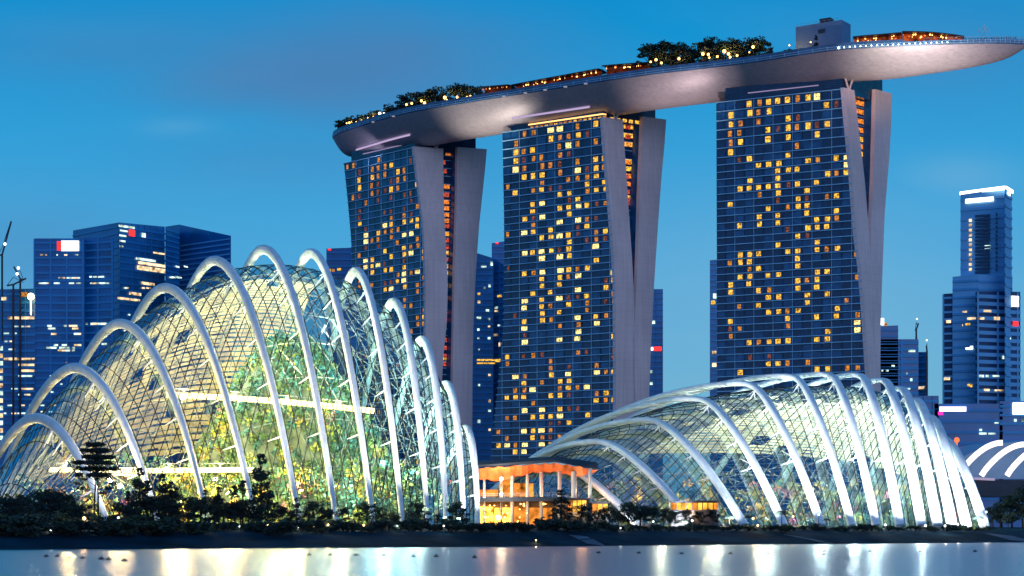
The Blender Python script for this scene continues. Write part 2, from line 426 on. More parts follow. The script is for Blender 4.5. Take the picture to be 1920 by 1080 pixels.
    for (r, k, s0, s1, z0, z1) in cells:
        kk = litcells.get((r, k)); w = s1-s0; hgt = z1-z0
        if kk:
            fr = {'b':.66,'y':.50,'o':.40,'r':.34}[kk]*rnd.uniform(.9,1.08); cx = (s0+s1)/2+rnd.uniform(-.06,.10)*w
            a0, a1 = cx-w*fr/2, cx+w*fr/2; zc = (z0+z1)/2; hh = hgt*rnd.uniform(.28,.35)
            q = [PA+f*a0+nrm*.12, PA+f*a1+nrm*.12]
            pts = [(q[0].x,q[0].y,zc-hh), (q[1].x,q[1].y,zc-hh), (q[1].x,q[1].y,zc+hh), (q[0].x,q[0].y,zc+hh)]
            if (r, k) in keep:
                mb = MB(); mb.quad(*pts); wo = mb.build('window', MI[kk], root)
            else: rest.quad(*pts, LI[kk])
        q = [PA+f*(s0+w*.08)+nrm*.05, PA+f*(s1-w*.08)+nrm*.05]
        rest.quad((q[0].x,q[0].y,z0+.45), (q[1].x,q[1].y,z0+.45), (q[1].x,q[1].y,z1-.45), (q[0].x,q[0].y,z1-.45), 4+int(rnd.random() < .35))
    wo = rest.build('window', [M_b, M_y, M_o, M_r, M_glass2, M_glass], root); wo['kind'] = 'stuff'
    # facade backing, from corner to corner
    mb = MB()
    for z1, z0 in zip(zs, zs[1:]):
        a1, b1 = corners(z1)[:2]; a0, b0 = corners(z0)[:2]
        mb.quad((a1.x,a1.y,z1), (a0.x,a0.y,z0), (b0.x,b0.y,z0), (b1.x,b1.y,z1))
    mb.build('facade_glass', M_glass, root); bands.build('facade_bands', M_band, root)
    # crown storey set back under the roof park
    a, b, c, d, ee = corners(ztop); back = (ee-b); w = back.normalized()
    p = [a+f*3+w*2, b-f*1.5+w*2, ee-f*1.5-w*(back.length*.12), a+(ee-b)+f*3-w*3]
    mb = MB(); mb.prism(p, ztop-1, crown_top, 0)
    for q in range(9):
        z = ztop+1+q*.9
        if z < crown_top-.5: mb.bar((p[0].x,p[0].y,z), (p[1].x,p[1].y,z), .25, .12, 1); mb.bar((p[1].x,p[1].y,z), (p[2].x,p[2].y,z), .25, .12, 1)
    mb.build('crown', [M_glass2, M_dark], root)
    s0, s1 = (.20, .80)
    q0 = p[0]+(p[1]-p[0])*s0-w*.4; q1 = p[0]+(p[1]-p[0])*s1-w*.4
    mb = MB()
    if crownlit:
        mb.bar((q0.x,q0.y,ztop+2.4), ((p[1]-w*.4).x,(p[1]-w*.4).y,ztop+2.4), .3, .55); mb.bar(((p[1]-w*.4).x,(p[1]-w*.4).y,ztop+2.4), ((p[2]-f*2-w*5).x,(p[2]-f*2-w*5).y,ztop+1.8), .3, .5)
        mb.build('light_strip', M_warmstrip, root)
        rr = random.Random(3)
        for k in range(16):
            t = .22+.78*k/15; q = p[0]+(p[1]-p[0])*t-w*.3; mb = MB(); z = ztop+1.0
            mb.bar((q.x,q.y,z), ((q+f*1.7).x,(q+f*1.7).y,z), .12, rr.uniform(.5,1.3)); mb.build('window', rr.choice([M_y, M_o, M_o]), root)
        for k in range(6):
            t = .12+.6*k/5; q = p[1]+(p[2]-p[1])*t+f*.2; mb = MB(); z = ztop+.6
            mb.bar((q.x,q.y,z), ((q+w*2.2).x,(q+w*2.2).y,z), .12, 1.5); mb.build('window', M_y, root)
    else:
        mb.bar((q0.x,q0.y,ztop+3.2), (q1.x,q1.y,ztop+3.2), .35, .4)
        mb.build('light_strip', M_lavdim, root)
    # V shaped props between the end wall and the roof park
    vb = (b+c)/2 if (c-b).length > 6 else c
    if (c-b).length <= 6: vb = c+w*.6
    else: vb = c-w*3.2
    for sgn in (-1, 1):
        mb = MB(); mb.tube([(vb.x,vb.y,ztop-.5), (vb.x+sgn*2.9,vb.y+sgn*1.0,ztop+9.5)], [.42,.55], 8)
        mb.build('prop', M_fin, root, smooth=True)
    return dict(root=root, f=f, nrm=nrm, e=e, corners=corners, ztop=ztop, PA=PA, PB=PB, crown=p)

M_orw = room_mat('lit_corridor_orange', (1.0,.27,.04), .95); M_rdw = room_mat('lit_corridor_red', (1.0,.13,.07), .55)
M_warmstrip = emat('warm_strip', (1.0,.50,.16), 2.6); M_lavdim = emat('lavender_strip_dim', (.55,.45,.80), .55)
def L6(ox, oy, sc, txt):
    out = []
    for t in txt.split():
        x, y, k = t.split(','); out.append((ox+float(x)/sc, oy+float(y)/sc, k))
    return out
T3lit = L6(1330,160,6,'472,230,y 577,215,o 688,205,y 796,190,y 907,178,y 1012,165,o 1128,153,y 1238,145,b 1350,237,y 1453,222,r 258,360,y 472,335,y 575,325,o 688,310,y 258,465,y 358,450,o 577,425,o 907,395,y 1015,385,r 258,568,o 358,555,o 688,525,y 796,510,r 907,498,y 1012,487,o 1128,477,y 1240,468,r 1350,457,y 258,675,o 358,660,y 688,625,y 907,600,y 1235,573,y 258,765,y 1012,685,o 907,778,y 360,835,r 472,825,y 577,900,y 690,885,y 796,875,y 1128,840,y 1240,835,o 1457,810,y 1548,795,b 1550,880,b 796,960,y 907,943,y 1012,938,y 1350,985,y 1460,978,o 1563,967,y 796,1043,y 472,1062,y')
T3lit += L6(1330,340,6,'365,85,y 472,78,y 577,70,y 577,155,o 692,52,y 796,47,y 796,132,y 1017,27,y 1240,15,y 925,38,r 1130,97,y 1350,160,o 1465,157,y 260,258,y 692,302,y 915,283,o 1017,197,y 1017,280,y 1133,190,r 1133,270,y 1133,352,y 1465,325,y 1465,410,o 577,398,y 577,485,y 796,380,y 796,465,y 1240,427,y 1355,415,y 1593,482,y 372,497,y 1133,517,y 1240,505,y 1355,498,y 918,535,r 1020,612,y 1140,605,r 1240,683,y 1240,767,y 1365,753,o 1467,742,y 796,713,y 918,783,y 1020,780,y 1020,860,y 1020,945,y 1612,817,o 368,828,y 483,818,y 585,810,y 272,917,o 368,908,y 483,893,y 483,977,o 585,975,y 1240,1013,y 1360,1007,y 697,1048,y 800,1043,y 370,1070,y 483,1062,y 1615,1065,o 795,215,r')
T3lit += L6(1330,520,6,'268,82,y 268,165,y 485,68,y 1022,35,y 1022,117,y 1138,27,o 1243,18,y 1243,103,y 585,147,y 700,135,o 700,218,y 803,213,y 1140,190,y 1140,272,y 1360,175,y 1590,245,o 370,323,o 588,312,y 1468,335,y 700,380,y 803,378,y 925,368,o 1027,367,y 920,455,y 1247,435,y 1470,427,y 1605,410,o 1665,405,o 1620,497,y 1675,498,b 1615,583,y 1670,583,b 268,490,y 275,577,r 372,575,o 920,537,o 1367,600,y 1367,680,y 268,662,o 490,728,y 590,722,o 710,715,y 805,710,y 920,707,y 1250,690,y 710,968,y 805,963,y 918,957,o 1143,947,o 1250,1023,y 1365,1013,y 1600,1015,o 1660,1005,o 368,1062,y 495,885,r 712,870,r')
T2lit = L6(880,180,4,'415,228,y 420,292,o 510,282,o 640,255,b 690,245,b 830,222,o 975,215,y 628,338,y 695,325,o 775,300,o 840,305,y 915,278,r 980,285,y 375,370,o 645,392,r 710,385,o 763,385,b 848,372,o 920,348,o 980,350,y 375,435,y 440,425,o 480,415,y 510,408,y 365,507,y 440,492,r 510,480,o 575,475,o 650,458,o 712,452,o 750,443,r 365,573,b 440,552,o 520,545,o 578,545,o 655,525,o 710,520,r 790,505,r 845,500,o 920,495,y 988,485,y 783,567,b 850,560,r 920,548,y 988,535,o 440,612,y 510,605,y 577,597,y 715,632,o 785,617,o 850,615,o 922,603,y 515,655,o 577,648,o 850,663,y 990,640,y 1028,633,y 378,727,y 445,715,o 577,700,y 650,742,y 715,735,y 922,705,y 990,697,y')
T2lit += L6(930,340,6,'780,215,r 880,203,y 470,255,b 370,270,y 370,350,y 680,308,y 775,297,y 880,285,b 980,265,y 1100,255,r 1265,230,o 775,375,y 470,413,b 270,437,y 673,465,b 880,437,b 980,425,o 980,500,y 885,520,r 370,500,o 270,590,b 370,580,y 570,555,y 480,640,y 572,630,y 675,620,b 775,610,y 885,597,r 1090,570,o 1190,562,y 1090,650,o 1190,640,y 1295,625,r 775,690,y 775,770,y 775,845,y 1087,733,b 1297,710,y 1300,790,y 277,820,b 372,812,y 477,797,b 570,790,y 477,880,b 672,855,b 1090,890,y 270,1053,y 470,1030,b 672,1010,b 775,1000,y 900,985,o 980,975,y 880,1060,b 1305,1030,b')
T2lit += L6(930,520,6,'565,15,y 675,10,y 770,5,o 565,95,y 673,87,y 1310,20,y 875,145,b 1187,115,y 1310,180,o 1317,265,o 370,193,y 568,180,y 673,240,b 977,210,y 270,280,b 470,262,y 470,340,y 270,355,b 770,310,y 570,330,o 975,290,o 470,415,y 673,400,y 973,370,o 877,455,b 1085,435,y 1180,430,o 268,508,y 470,490,y 568,490,o 1093,517,b 970,530,o 285,587,b 683,552,y 765,548,o 888,615,b 1325,662,y 285,743,b 683,710,b 888,697,b 330,660,r 115,900,y 120,975,o 310,885,r 400,880,o 510,865,r 600,1000,o')
T2lit += L6(900,680,6,'385,163,b 475,235,y 565,302,b 380,317,o 475,305,o 262,405,y 365,397,y 462,393,y 778,135,y 990,120,b 677,222,o 875,207,y 980,200,y 870,287,o 972,277,y 1078,265,o 1180,265,b 1300,100,b 1405,95,o 1497,90,y 765,372,y 865,370,y 1277,338,o 1388,332,y 1265,420,y 1385,410,o 1485,405,y 540,535,b 740,523,b 945,515,y 940,595,b 337,625,o 437,625,o 570,610,r 635,612,y 740,607,y 840,605,y 1245,577,y 1030,668,y 825,682,r 212,785,o 515,768,b 612,762,y 712,762,b 822,750,o 308,858,o 605,843,y 712,838,o 812,832,r 912,832,o 195,938,y 297,930,b 497,925,b 700,912,b 797,912,y 385,1013,y 487,1003,b')
T1lit = L6(630,250,6,'140,375,o 215,383,o 500,310,o 435,425,o 510,415,o 553,405,o 652,385,y 805,440,o 845,325,r 280,465,r 440,522,y 570,495,o 660,475,y 290,555,y 595,585,r 685,565,y 720,550,o 875,605,y 243,655,y 295,655,y 400,625,o 440,610,o 600,675,y 680,665,o 730,650,o 255,750,r 395,722,o 445,700,r 830,700,r 830,775,r 455,780,r 255,890,r 295,1030,y 260,950,r 610,890,r 650,965,o 585,1050,b 650,1040,y 755,870,r 795,940,o 745,1020,r 795,1020,y 935,990,y 940,1060,y')
T1lit += L6(630,430,6,'310,20,r 310,95,b 310,165,b 370,158,o 445,68,y 512,65,y 512,130,o 592,45,o 735,90,b 878,68,b 940,130,o 800,230,y 515,275,y 803,300,y 880,285,b 990,270,y 655,327,y 313,378,b 378,370,y 455,430,b 313,447,b 380,447,y 518,493,y 655,470,y 805,450,y 955,355,o 380,515,y 883,505,b 735,525,b 735,605,b 660,620,y 1000,560,o 735,678,y 597,697,b 520,710,y 885,660,o 950,650,o 885,725,o 940,715,o 800,810,o 800,880,o 975,930,o 890,1015,o 970,1060,o 150,655,y 380,805,o')
T3gap = L6(1330,160,6,'1765,165,o 1755,265,o 1755,375,o 1765,480,o 1770,585,y 1770,670,o 1770,755,y 1765,915,o 1768,1010,o')+L6(1330,340,6,'1775,15,y 1775,90,o 1800,510,y')
T2gap = L6(880,180,4,'1262,222,y 1262,290,y 1262,358,y 1258,490,y 1255,545,y 1255,600,o 1250,765,y 1190,225,r 1190,300,r 1193,358,o 1192,495,o 1178,610,r 1180,660,r 1182,720,r 1185,780,r')+L6(930,340,6,'1480,250,r 1560,970,y 1560,30,o 1545,730,r 1545,850,r 1545,910,r 1510,600,o')
T1gap = L6(630,250,6,'1245,610,o 1240,705,r 1240,790,o 1240,860,o 1240,935,o 1240,1005,o 1240,1065,r 1265,220,o 1200,330,r 1215,430,r')+L6(630,430,6,'1245,75,o 1250,150,r 1250,225,r 1255,290,y 1255,365,r 1258,440,o 1265,510,y 1295,650,y 1290,790,o 1325,75,y 1325,290,y 1322,440,y 1320,510,y 1280,950,r 1300,1030,r')+[(846,640,'r'),(846,655,'r'),(845,670,'r'),(845,685,'r'),(836,674,'y')]
T3 = hotel('nearest hotel tower, on the right, under the long overhanging tip of the roof park',
    [(193,1343),(720,1345),(1000,1345)], [(167,1582),(340,1598),(430,1604),(520,1616),(700,1628),(1000,1650)],
    [(160,1598),(260,1610),(340,1619),(473,1630),(700,1640),(1000,1652)], [(170,1641),(340,1637),(473,1631),(700,1641),(1000,1653)],
    [(180,1671),(260,1668),(400,1657),(600,1650),(700,1649),(1000,1656)], 193, 167, (.70,.71), 18.3, T3lit, T3gap, yD=170, crown_top=201)
T2 = hotel('middle hotel tower with a warm lit strip under the roof park',
    [(250,942),(400,945),(520,946),(640,943),(700,936),(770,928),(860,920),(1000,908)], [(222,1130),(450,1149),(520,1154),(700,1155),(1000,1155)],
    [(222,1165),(450,1180),(520,1185),(600,1187),(1000,1188)], [(222,1205),(370,1199),(460,1197),(540,1194),(640,1188),(1000,1189)],
    [(228,1248),(340,1238),(520,1226),(640,1220),(740,1216),(1000,1215)], 249, 222, (.86,.51), 17.0, T2lit, T2gap, yD=221, crown_top=199, crownlit=True)
T1 = hotel('farthest hotel tower, left hand of the three, partly hidden by the tall glass dome',
    [(307,645),(430,657),(500,661),(600,667),(1000,680)], [(277,776),(430,795),(500,798),(600,799),(700,797),(1000,797)],
    [(280,829),(380,830),(430,832),(520,837),(600,837),(690,827),(1000,824)], [(278,858),(380,857),(500,853),(560,852),(660,850),(720,849),(1000,847)],
    [(282,912),(370,903),(430,897),(520,891),(600,887),(700,885),(1000,884)], 307, 277, (.93,.36), 12.2, T1lit, T1gap, yD=278, crown_top=199)

# ------------------------------------------------------------------ the roof park (a long hull on the three towers)
CL = [(-87.5,1006,3.5,200.6), (-85,1002.5,8.5,197.2), (-80,996,13.5,194.8), (-71,986.5,17,192.8), (-40,948,17.5,191.6), (-4,920,17.5,191.8), (32,895,17.5,192.4), (68,871,17.5,193.0), (109,850,17.5,193.6),
      (141,828,17,194.6), (160,821,15.5,194.6), (178,815,13,195.7), (194,810,10,197.2), (206,806,6,199.6), (214.5,803,.7,204.4)]
CL = [(a*1.008, b*1.008, c_, d+1.4) for a, b, c_, d in CL]
def cr(p0, p1, p2, p3, t):
    return tuple(.5*((2*b)+(-a+c)*t+(2*a-5*b+4*c-d)*t*t+(-a+3*b-3*c+d)*t**3) for a, b, c, d in zip(p0, p1, p2, p3))
ST = []
for i in range(len(CL)-1):
    p = [CL[max(i-1,0)], CL[i], CL[i+1], CL[min(i+2, len(CL)-1)]]
    for k in range(6): ST.append(cr(*p, k/6))
ST.append(CL[-1])
def station(i):
    a = ST[max(i-1,0)]; b = ST[min(i+1, len(ST)-1)]; t = Vector((b[0]-a[0], b[1]-a[1], 0)).normalized()
    n = Vector((-t.y, t.x, 0))           # towards the far side
    if n.y < 0: n = -n
    return Vector((ST[i][0], ST[i][1], 0)), t, n, max(ST[i][2], .3), ST[i][3]
park = empty('roof_park', (60,880,190), 'long pale ship shaped roof park lying across the three hotel towers', 'roof park')
ZR = 205.6
hull = MB(); rim = MB(); deck = MB(); rr1 = []; rr2 = []; rr3 = []
for i in range(len(ST)):
    c, t, n, w, zb = station(i)
    row = []
    for k in range(25):
        q = -1+2*k/24; zz = zb+(ZR-zb)*abs(q)**1.9; p = c+n*(q*w); row.append(Vector((p.x,p.y,zz)))
    rr1.append(row)
    h1 = 3.0 if 10 < i < len(ST)-22 else (2.0 if i >= len(ST)-22 else 2.6)
    a, b = c-n*w, c+n*w
    rr2.append([Vector((a.x,a.y,ZR)), Vector((a.x,a.y,ZR))-n*.35+Vector((0,0,.5)), Vector((a.x,a.y,ZR+h1))-n*.35, Vector((a.x,a.y,ZR+h1))+n*.3, Vector((a.x,a.y,ZR+h1-.9))+n*.3,
                Vector((b.x,b.y,ZR+h1-.9))-n*.3, Vector((b.x,b.y,ZR+h1))-n*.3, Vector((b.x,b.y,ZR+h1))+n*.35, Vector((b.x,b.y,ZR))])
def hull_mat():
    m = mat('hull_panels', (.40,.37,.39), .42, metal=.25); nt = m.node_tree; N = nt.nodes; L = nt.links; b = N['Principled BSDF']
    tc = N.new('ShaderNodeTexCoord'); v = N.new('ShaderNodeTexVoronoi'); v.inputs['Scale'].default_value = 1.0
    mp = N.new('ShaderNodeMapping'); mp.inputs['Rotation'].default_value = (0,0,R(32)); mp.inputs['Scale'].default_value = (.55,1.3,1.2)
    L.new(tc.outputs['Object'], mp.inputs[0]); L.new(mp.outputs[0], v.inputs['Vector'])
    r = N.new('ShaderNodeMapRange'); r.inputs[3].default_value = .88; r.inputs[4].default_value = 1.12; L.new(v.outputs['Color'], r.inputs[0])
    sc = N.new('ShaderNodeVectorMath'); sc.operation = 'SCALE'; sc.inputs[0].default_value = (.45,.42,.46); L.new(r.outputs[0], sc.inputs['Scale'])
    L.new(sc.outputs[0], b.inputs['Base Color'])
    bp = N.new('ShaderNodeBump'); bp.inputs['Strength'].default_value = .10; bp.inputs['Distance'].default_value = .3; L.new(v.outputs['Distance'], bp.inputs['Height']); L.new(bp.outputs[0], b.inputs['Normal'])
    return m
hull.grid(rr1); hull.build('hull', hull_mat(), park, smooth=True)
rim.grid(rr2); rim.build('parapet', mat('parapet_glass', (.06,.14,.27), .4, noise=(.15,.4)), park)
mb = MB()       # thin lines and posts on the parapet
for i in range(2, len(ST)-1):
    c, t, n, w, zb = station(i); c2, t2, n2, w2, _ = station(i+1); a = c-n*(w+.42); b = c2-n2*(w2+.42)
    for z in (.7, 1.6): mb.bar((a.x,a.y,ZR+z), (b.x,b.y,ZR+z), .12, .14)
    mb.bar((a.x,a.y,ZR+.4), (a.x,a.y,ZR+2.0), .14)
mb.build('parapet_rail', M_band, park)
def deckpt(px, q=-.6, z=0):
    """point on the deck seen in column px, q = -1 near edge .. 1 far edge"""
    best = None
    for i in range(len(ST)):
        c, t, n, w, _ = station(i); p = c+n*(q*w); x = 960+p.x*F/p.y
        if best is None or abs(x-px) < best[0]: best = (abs(x-px), i)
    i = min(max(best[1], 1), len(ST)-2)
    def at(k):
        c, t, n, w, _ = station(k); return c+n*(q*w)
    p0 = at(i); j = i+1 if 960+p0.x*F/p0.y < px else i-1
    p1 = at(j); x0 = 960+p0.x*F/p0.y; x1 = 960+p1.x*F/p1.y
    f_ = 0 if abs(x1-x0) < 1e-6 else max(0, min(1, (px-x0)/(x1-x0))); p = p0+(p1-p0)*f_
    return Vector((p.x, p.y, ZR+2.1+z))
# cove lights along the hull over each tower
for (x0, x1, cs) in ((1402,1545,-.45), (960,1105,-.55), (668,768,-.6)):
    mb = MB(); pts = []
    for k in range(9):
        p = deckpt(x0+(x1-x0)*k/8, cs); zb = 199.3 if x0 > 1300 else 197.2
        pts.append(Vector((p.x, p.y, zb)))
    mb.tube(pts, .45, 6); mb.build('cove_light', M_lav, park)
# small lamps under the long tip and along the parapet
for k in range(21):
    px = 1572+k*10.2
    p = deckpt(px, -1.0); mb = MB(); mb.ball((p.x,p.y-.75,ZR+.9), .2 if k else .4, 6, 4); mb.build('rim_lamp', M_whitelamp, park)
for k, px in enumerate((700,738,945,985,1022,1060,1098)):
    p = deckpt(px, -1.0); mb = MB(); mb.box((p.x,p.y-.7,ZR+.2), 1.6, .5, .6); mb.build('rim_lamp', mat('dim_rim', (.2,.2,.2), emit=(.5,.45,.5), es=.5) if k == 0 else MATS['dim_rim'], park)
# hull wash lights: on the towers, beside the crowns
def wash(px, D, z, to, watts, col, ang=95):
    p = G2(px, D, z); spot('hull_floodlight', p, to, watts, col, ang, .8, 1.0, park)
warm = (1.0,.86,.72); pinkc = (1.0,.68,.70)
wash(850, 915, 150, W(900,225,918), 80000, warm, 66); wash(925, 890, 150, W(920,225,915), 60000, warm, 52)
wash(1225, 850, 150, W(1260,170,868), 62000, (1.0,.76,.74), 60); wash(1320, 825, 150, W(1290,165,860), 50000, (1.0,.76,.74), 56)
wash(1690, 775, 160, W(1705,118,816), 150000, warm, 64); wash(1750, 770, 160, W(1790,105,812), 120000, (1.0,.76,.74), 70); wash(1560, 765, 160, W(1590,120,822), 45000, pinkc, 60)
wash(700, 965, 187, W(680,270,985), 7000, (.8,.7,1.0))

# ------------------------------------------------------------------ the two glass conservatories
GZ = 3.7
M_shell = glass_mat('green_glass', (.80,.92,.90), (.62,.85,1.0), .06, .02, .42)
M_bar = mat('glazing_bar', (.012,.016,.018), .6, spec=.15)
M_barw = mat('pale_lattice', (.22,.26,.25), .5)
M_sail = mat('shade_cloth', (.52,.45,.27), .9, noise=(.3,.35))
M_rib = mat('white_arch_steel', (.74,.80,.84), .5, noise=(.5,.10), bump=(1.5,.05))
def arch_pts(rb, n=40, pull=0.0, drop=0.0, pw=1.85, halves=None):
    """rb = front foot, apex, back foot : points of the leaning arch; pull/drop give the shell inside it"""
    Ft, Ap, Bk = rb; ch = (Bk-Ft); mid = (Ft+Bk)/2; lean = Vector((Ap.x-mid.x, Ap.y-mid.y, 0)); H = (Ap.z-GZ)*(1-drop)
    out = []
    if halves:
        pf, pb = halves; F1 = Ft+ch*pull; B1 = Bk-ch*pull; A1 = Vector((Ap.x, Ap.y, 0)); m = n//2
        for i in range(n+1):
            if i <= m: s_ = i/m; p = F1+(A1-F1)*s_; h = 1-(1-s_)**pf
            else: s_ = (n-i)/(n-m); p = B1+(A1-B1)*s_; h = 1-(1-s_)**pb
            out.append(Vector((p.x, p.y, GZ+H*h)))
        for _ in range(max(2, n//8)):
            q = [o.copy() for o in out]
            for i in range(1, n):
                k = .5 if 2 < i else .2; out[i] = q[i]*(1-k)+(q[i-1]+q[i+1])*(k/2)
        return out
    for i in range(n+1):
        t = i/n; tt = pull+(1-2*pull)*t; sh = 1-abs(2*t-1)**pw
        p = Ft+ch*tt+lean*sh; out.append(Vector((p.x, p.y, GZ+H*sh)))
    return out
def lerp_rb(a, b, t): return tuple(p+(q-p)*t for p, q in zip(a, b))
def smooth_rbs(rbs, sub):
    out = []
    for i in range(len(rbs)-1):
        P = [rbs[max(i-1,0)], rbs[i], rbs[i+1], rbs[min(i+2,len(rbs)-1)]]
        for k in range(sub):
            t = k/sub
            out.append(tuple(Vector(cr(tuple(P[0][j]), tuple(P[1][j]), tuple(P[2][j]), tuple(P[3][j]), t)) for j in range(3)))
    out.append(rbs[-1]); return out
def dome(name, label, cat, ribs, ends, sub, nv, wtop, wfoot, drop, sailrange, light_w, lightcol, bracket, pw=1.85, skew=0, barw=.12, halves=None):
    allr = [r for r in ribs]; sh = [lerp_rb(ribs[0], ends[0], 1.0)] + allr + ([ends[1]] if ends[1] else [])
    c = sum(((r[0]+r[2])/2 for r in ribs), Vector())/len(ribs)
    root = empty(name, (c.x, c.y, GZ), label, cat, 'ribbed glass domes in the garden')
    sm = smooth_rbs(sh, sub); rows = [arch_pts(r, nv, .035, drop if isinstance(drop, float) else interp(drop, i/(len(sm)-1)), pw=pw, halves=halves) for i, r in enumerate(sm)]
    mb = MB(); mb.grid(rows); mb.build('glass_shell', M_shell, root, smooth=True)
    # glazing bars: one family along the arches, one across them, the second one skewed
    mb = MB(); A = len(rows); Bn = nv+1
    cen = c+Vector((0,0,GZ+8))
    for i in range(A):
        for j in range(Bn-1):
            p, q = rows[i][j], rows[i][j+1]
            if (j > nv*.62 or i < 4) and i % 2: continue
            mb.bar(p, q, barw, barw*1.3, up=(p-cen), ends=False)
    for j in range(1, Bn):
        for i in range(A-1):
            j2 = min(max(j+skew, 0), nv)
            if (j > nv*.62 or i < 4) and j % 2: continue
            p, q = rows[i][j], rows[i+1][j2]; mb.bar(p, q, barw, barw*1.3, up=(p-cen), ends=False)
    mb.build('glazing_bars', M_bar, root)
    # pale inner lattice of the vault
    mb = MB(); inn = [[cen+(p-cen)*.955 for p in r] for r in rows]
    for i in range(0, A-2, 2):
        for j in range(2, Bn-3, 2):
            a, b, d, e_ = inn[i][j], inn[i+2][j], inn[i][j+2], inn[i+2][j+2]
            mb.bar(a, e_, .13, ends=False, up=(a-cen)); mb.bar(a, b, .13, ends=False, up=(a-cen)); mb.bar(b, d, .10, ends=False, up=(a-cen))
    mb.build('inner_lattice', M_barw, root)
    # shade sails under the far half of the vault
    mb = MB(); rr = random.Random(5)
    a0, a1 = int(A*sailrange[0]), int(A*sailrange[1])
    for i in range(a0, a1-1):
        for j in range(int(nv*sailrange[2]), int(nv*sailrange[3])):
            if rr.random() < .07: continue
            p, q, r_, s_ = (cen+(x-cen)*.93 for x in (rows[i][j], rows[i+1][j], rows[i+1][j+1], rows[i][j+1]))
            
            for m in range(3):
                u0, u1 = m/3+.03, m/3+.03+rr.uniform(.19,.29); e0_, e1_ = p.lerp(s_, u0), p.lerp(s_, u1); f0_, f1_ = q.lerp(r_, u0), q.lerp(r_, u1)
                mb.quad(e0_, f0_, f1_, e1_)
    mb.build('shade_sails', M_sail, root)
    # ribs
    for i, rb in enumerate(ribs):
        pts = arch_pts(rb, 44, pw=pw, halves=halves); d = (rb[2]-rb[0]); nrm = Vector((-d.y, d.x, 0)).normalized()
        sq = []
        wt = wtop[i] if isinstance(wtop, list) else wtop
        for k in range(45):
            t = abs(2*k/44-1); e_ = t**2.2; sq.append((wt[0]+(wfoot[0]-wt[0])*e_, wt[1]+(wfoot[1]-wt[1])*e_))
        mb = MB()
        # keep the section square to the arch plane : side axis = plane normal
        n0 = 0; K = len(pts); seg = 10
        for k, p in enumerate(pts):
            tn = (pts[min(k+1,K-1)]-pts[max(k-1,0)]).normalized(); rd = tn.cross(nrm).normalized(); ra, rb_ = sq[k]
            for s_ in range(seg):
                th = 2*math.pi*(s_+.5)/seg; ct, sn = math.cos(th), math.sin(th)
                mb.v.append(tuple(p+nrm*(ra*math.copysign(abs(ct)**.6, ct))+rd*(rb_*math.copysign(abs(sn)**.6, sn))))
        for k in range(K-1):
            for s_ in range(seg):
                s2 = (s_+1) % seg; mb.f.append((k*seg+s_, k*seg+s2, (k+1)*seg+s2, (k+1)*seg+s_)); mb.m.append(0)
        rib = mb.build('arch_rib', M_rib, root, smooth=True)
        inner = arch_pts(rb, 44, .035, drop if isinstance(drop, float) else interp(drop, (i+1)/len(ribs)), pw=pw, halves=halves)
        for k in bracket:       # brackets that hold the shell off the rib
            a, b = pts[k], inner[k]; side = nrm*(-2.1 if nrm.x > 0 else 2.1)
            mb = MB(); b2 = b+side; mb.tube([a, a+(b2-a)*.55, b2], [.24,.17,.07], 5)
            if k > 12 or name[0] == 'b':
                mb.tube([pts[k+1], b], [.10,.10], 4); mb.tube([a, inner[min(k+2,44)]], [.09,.09], 4)
            mb.build('bracket', M_rib, rib)
        # floodlight at the foot, washing the rib upwards
        ft = rb[0]; up = pts[10 if name[0] == 'c' else 8]
        tocam = Vector((-ft.x*.004, -1, 0)).normalized()
        lp = ft+tocam*14+Vector((-.8,0,.4)); w = light_w[i] if isinstance(light_w, list) else light_w
        fl = MB(); fl.box((0,0,.25), .5,.5,.5); fl.bar((0,0,.5), (0,.25,.85), .5, .3)
        fo = fl.build('floodlight', M_dark, None, loc=(lp.x, lp.y, gz(lp.x, lp.y)))
        tag(fo, 'dark floodlight at the foot of rib %s from the left, %s dome' % (ORD[i], 'tall left' if name[0] == 'c' else 'low right'), 'floodlight', 'floodlights at the feet of the dome ribs')
        l = spot('flood_beam', lp+Vector((0,0,1.0)), up, w, lightcol, 58, .35, .8, None); l.parent = fo; l.location = l.location-fo.location
    return root, rows
ORD = ['one','two','three','four','five','six','seven','eight','nine','ten','eleven','twelve','thirteen','fourteen','fifteen','sixteen']
def RB(f, a, b):
    ft = G2(f[0], f[1], GZ-1.0); ap = W(*a); bk = G2(b[0], b[1], GZ-1.0); return (ft, ap, bk)
cloud = [RB((203,353),(66,784,372),(-62,395)), RB((297,357),(136,690,385),(-30,418)), RB((392,361),(221,607,395),(50,430)), RB((480,364),(305,540,402),(140,440)),
         RB((562,368),(398,489,406),(245,445)), RB((631,370),(490,468,409),(355,448)), RB((700,373),(580,475,410),(470,446)), RB((755,377),(665,509,409),(580,441)),
         RB((802,381),(736,567,407),(650,436)), RB((837,385),(790,638,404),(712,430)), RB((869,389),(836,722,403),(768,424)), RB((896,393),(872,805,402),(815,420))]
e0 = RB((25,352),(-22,958,368),(-90,385))
M_land = [1.0]
fr = 24000
cd, cdrows = dome('conservatory', 'tall pointed glass dome on the left with looping white ribs over a green interior', 'glass dome', cloud, (e0, None), 4, 34,
    (.70,1.0), (.46,.44), [(0,.34),(.083,.22),(.167,.13),(.25,.085),(.33,.065),(.45,.055),(.7,.06),(1,.075)], (0.0,.62,.5,.93), [fr*.7,fr*.8,fr*.9,fr,fr,fr*1.1,fr*1.2,fr*1.5,fr*1.7,fr*1.8,fr*1.8,fr*1.8], (1.0,.95,.88), (4,7,10,13,16), skew=1)
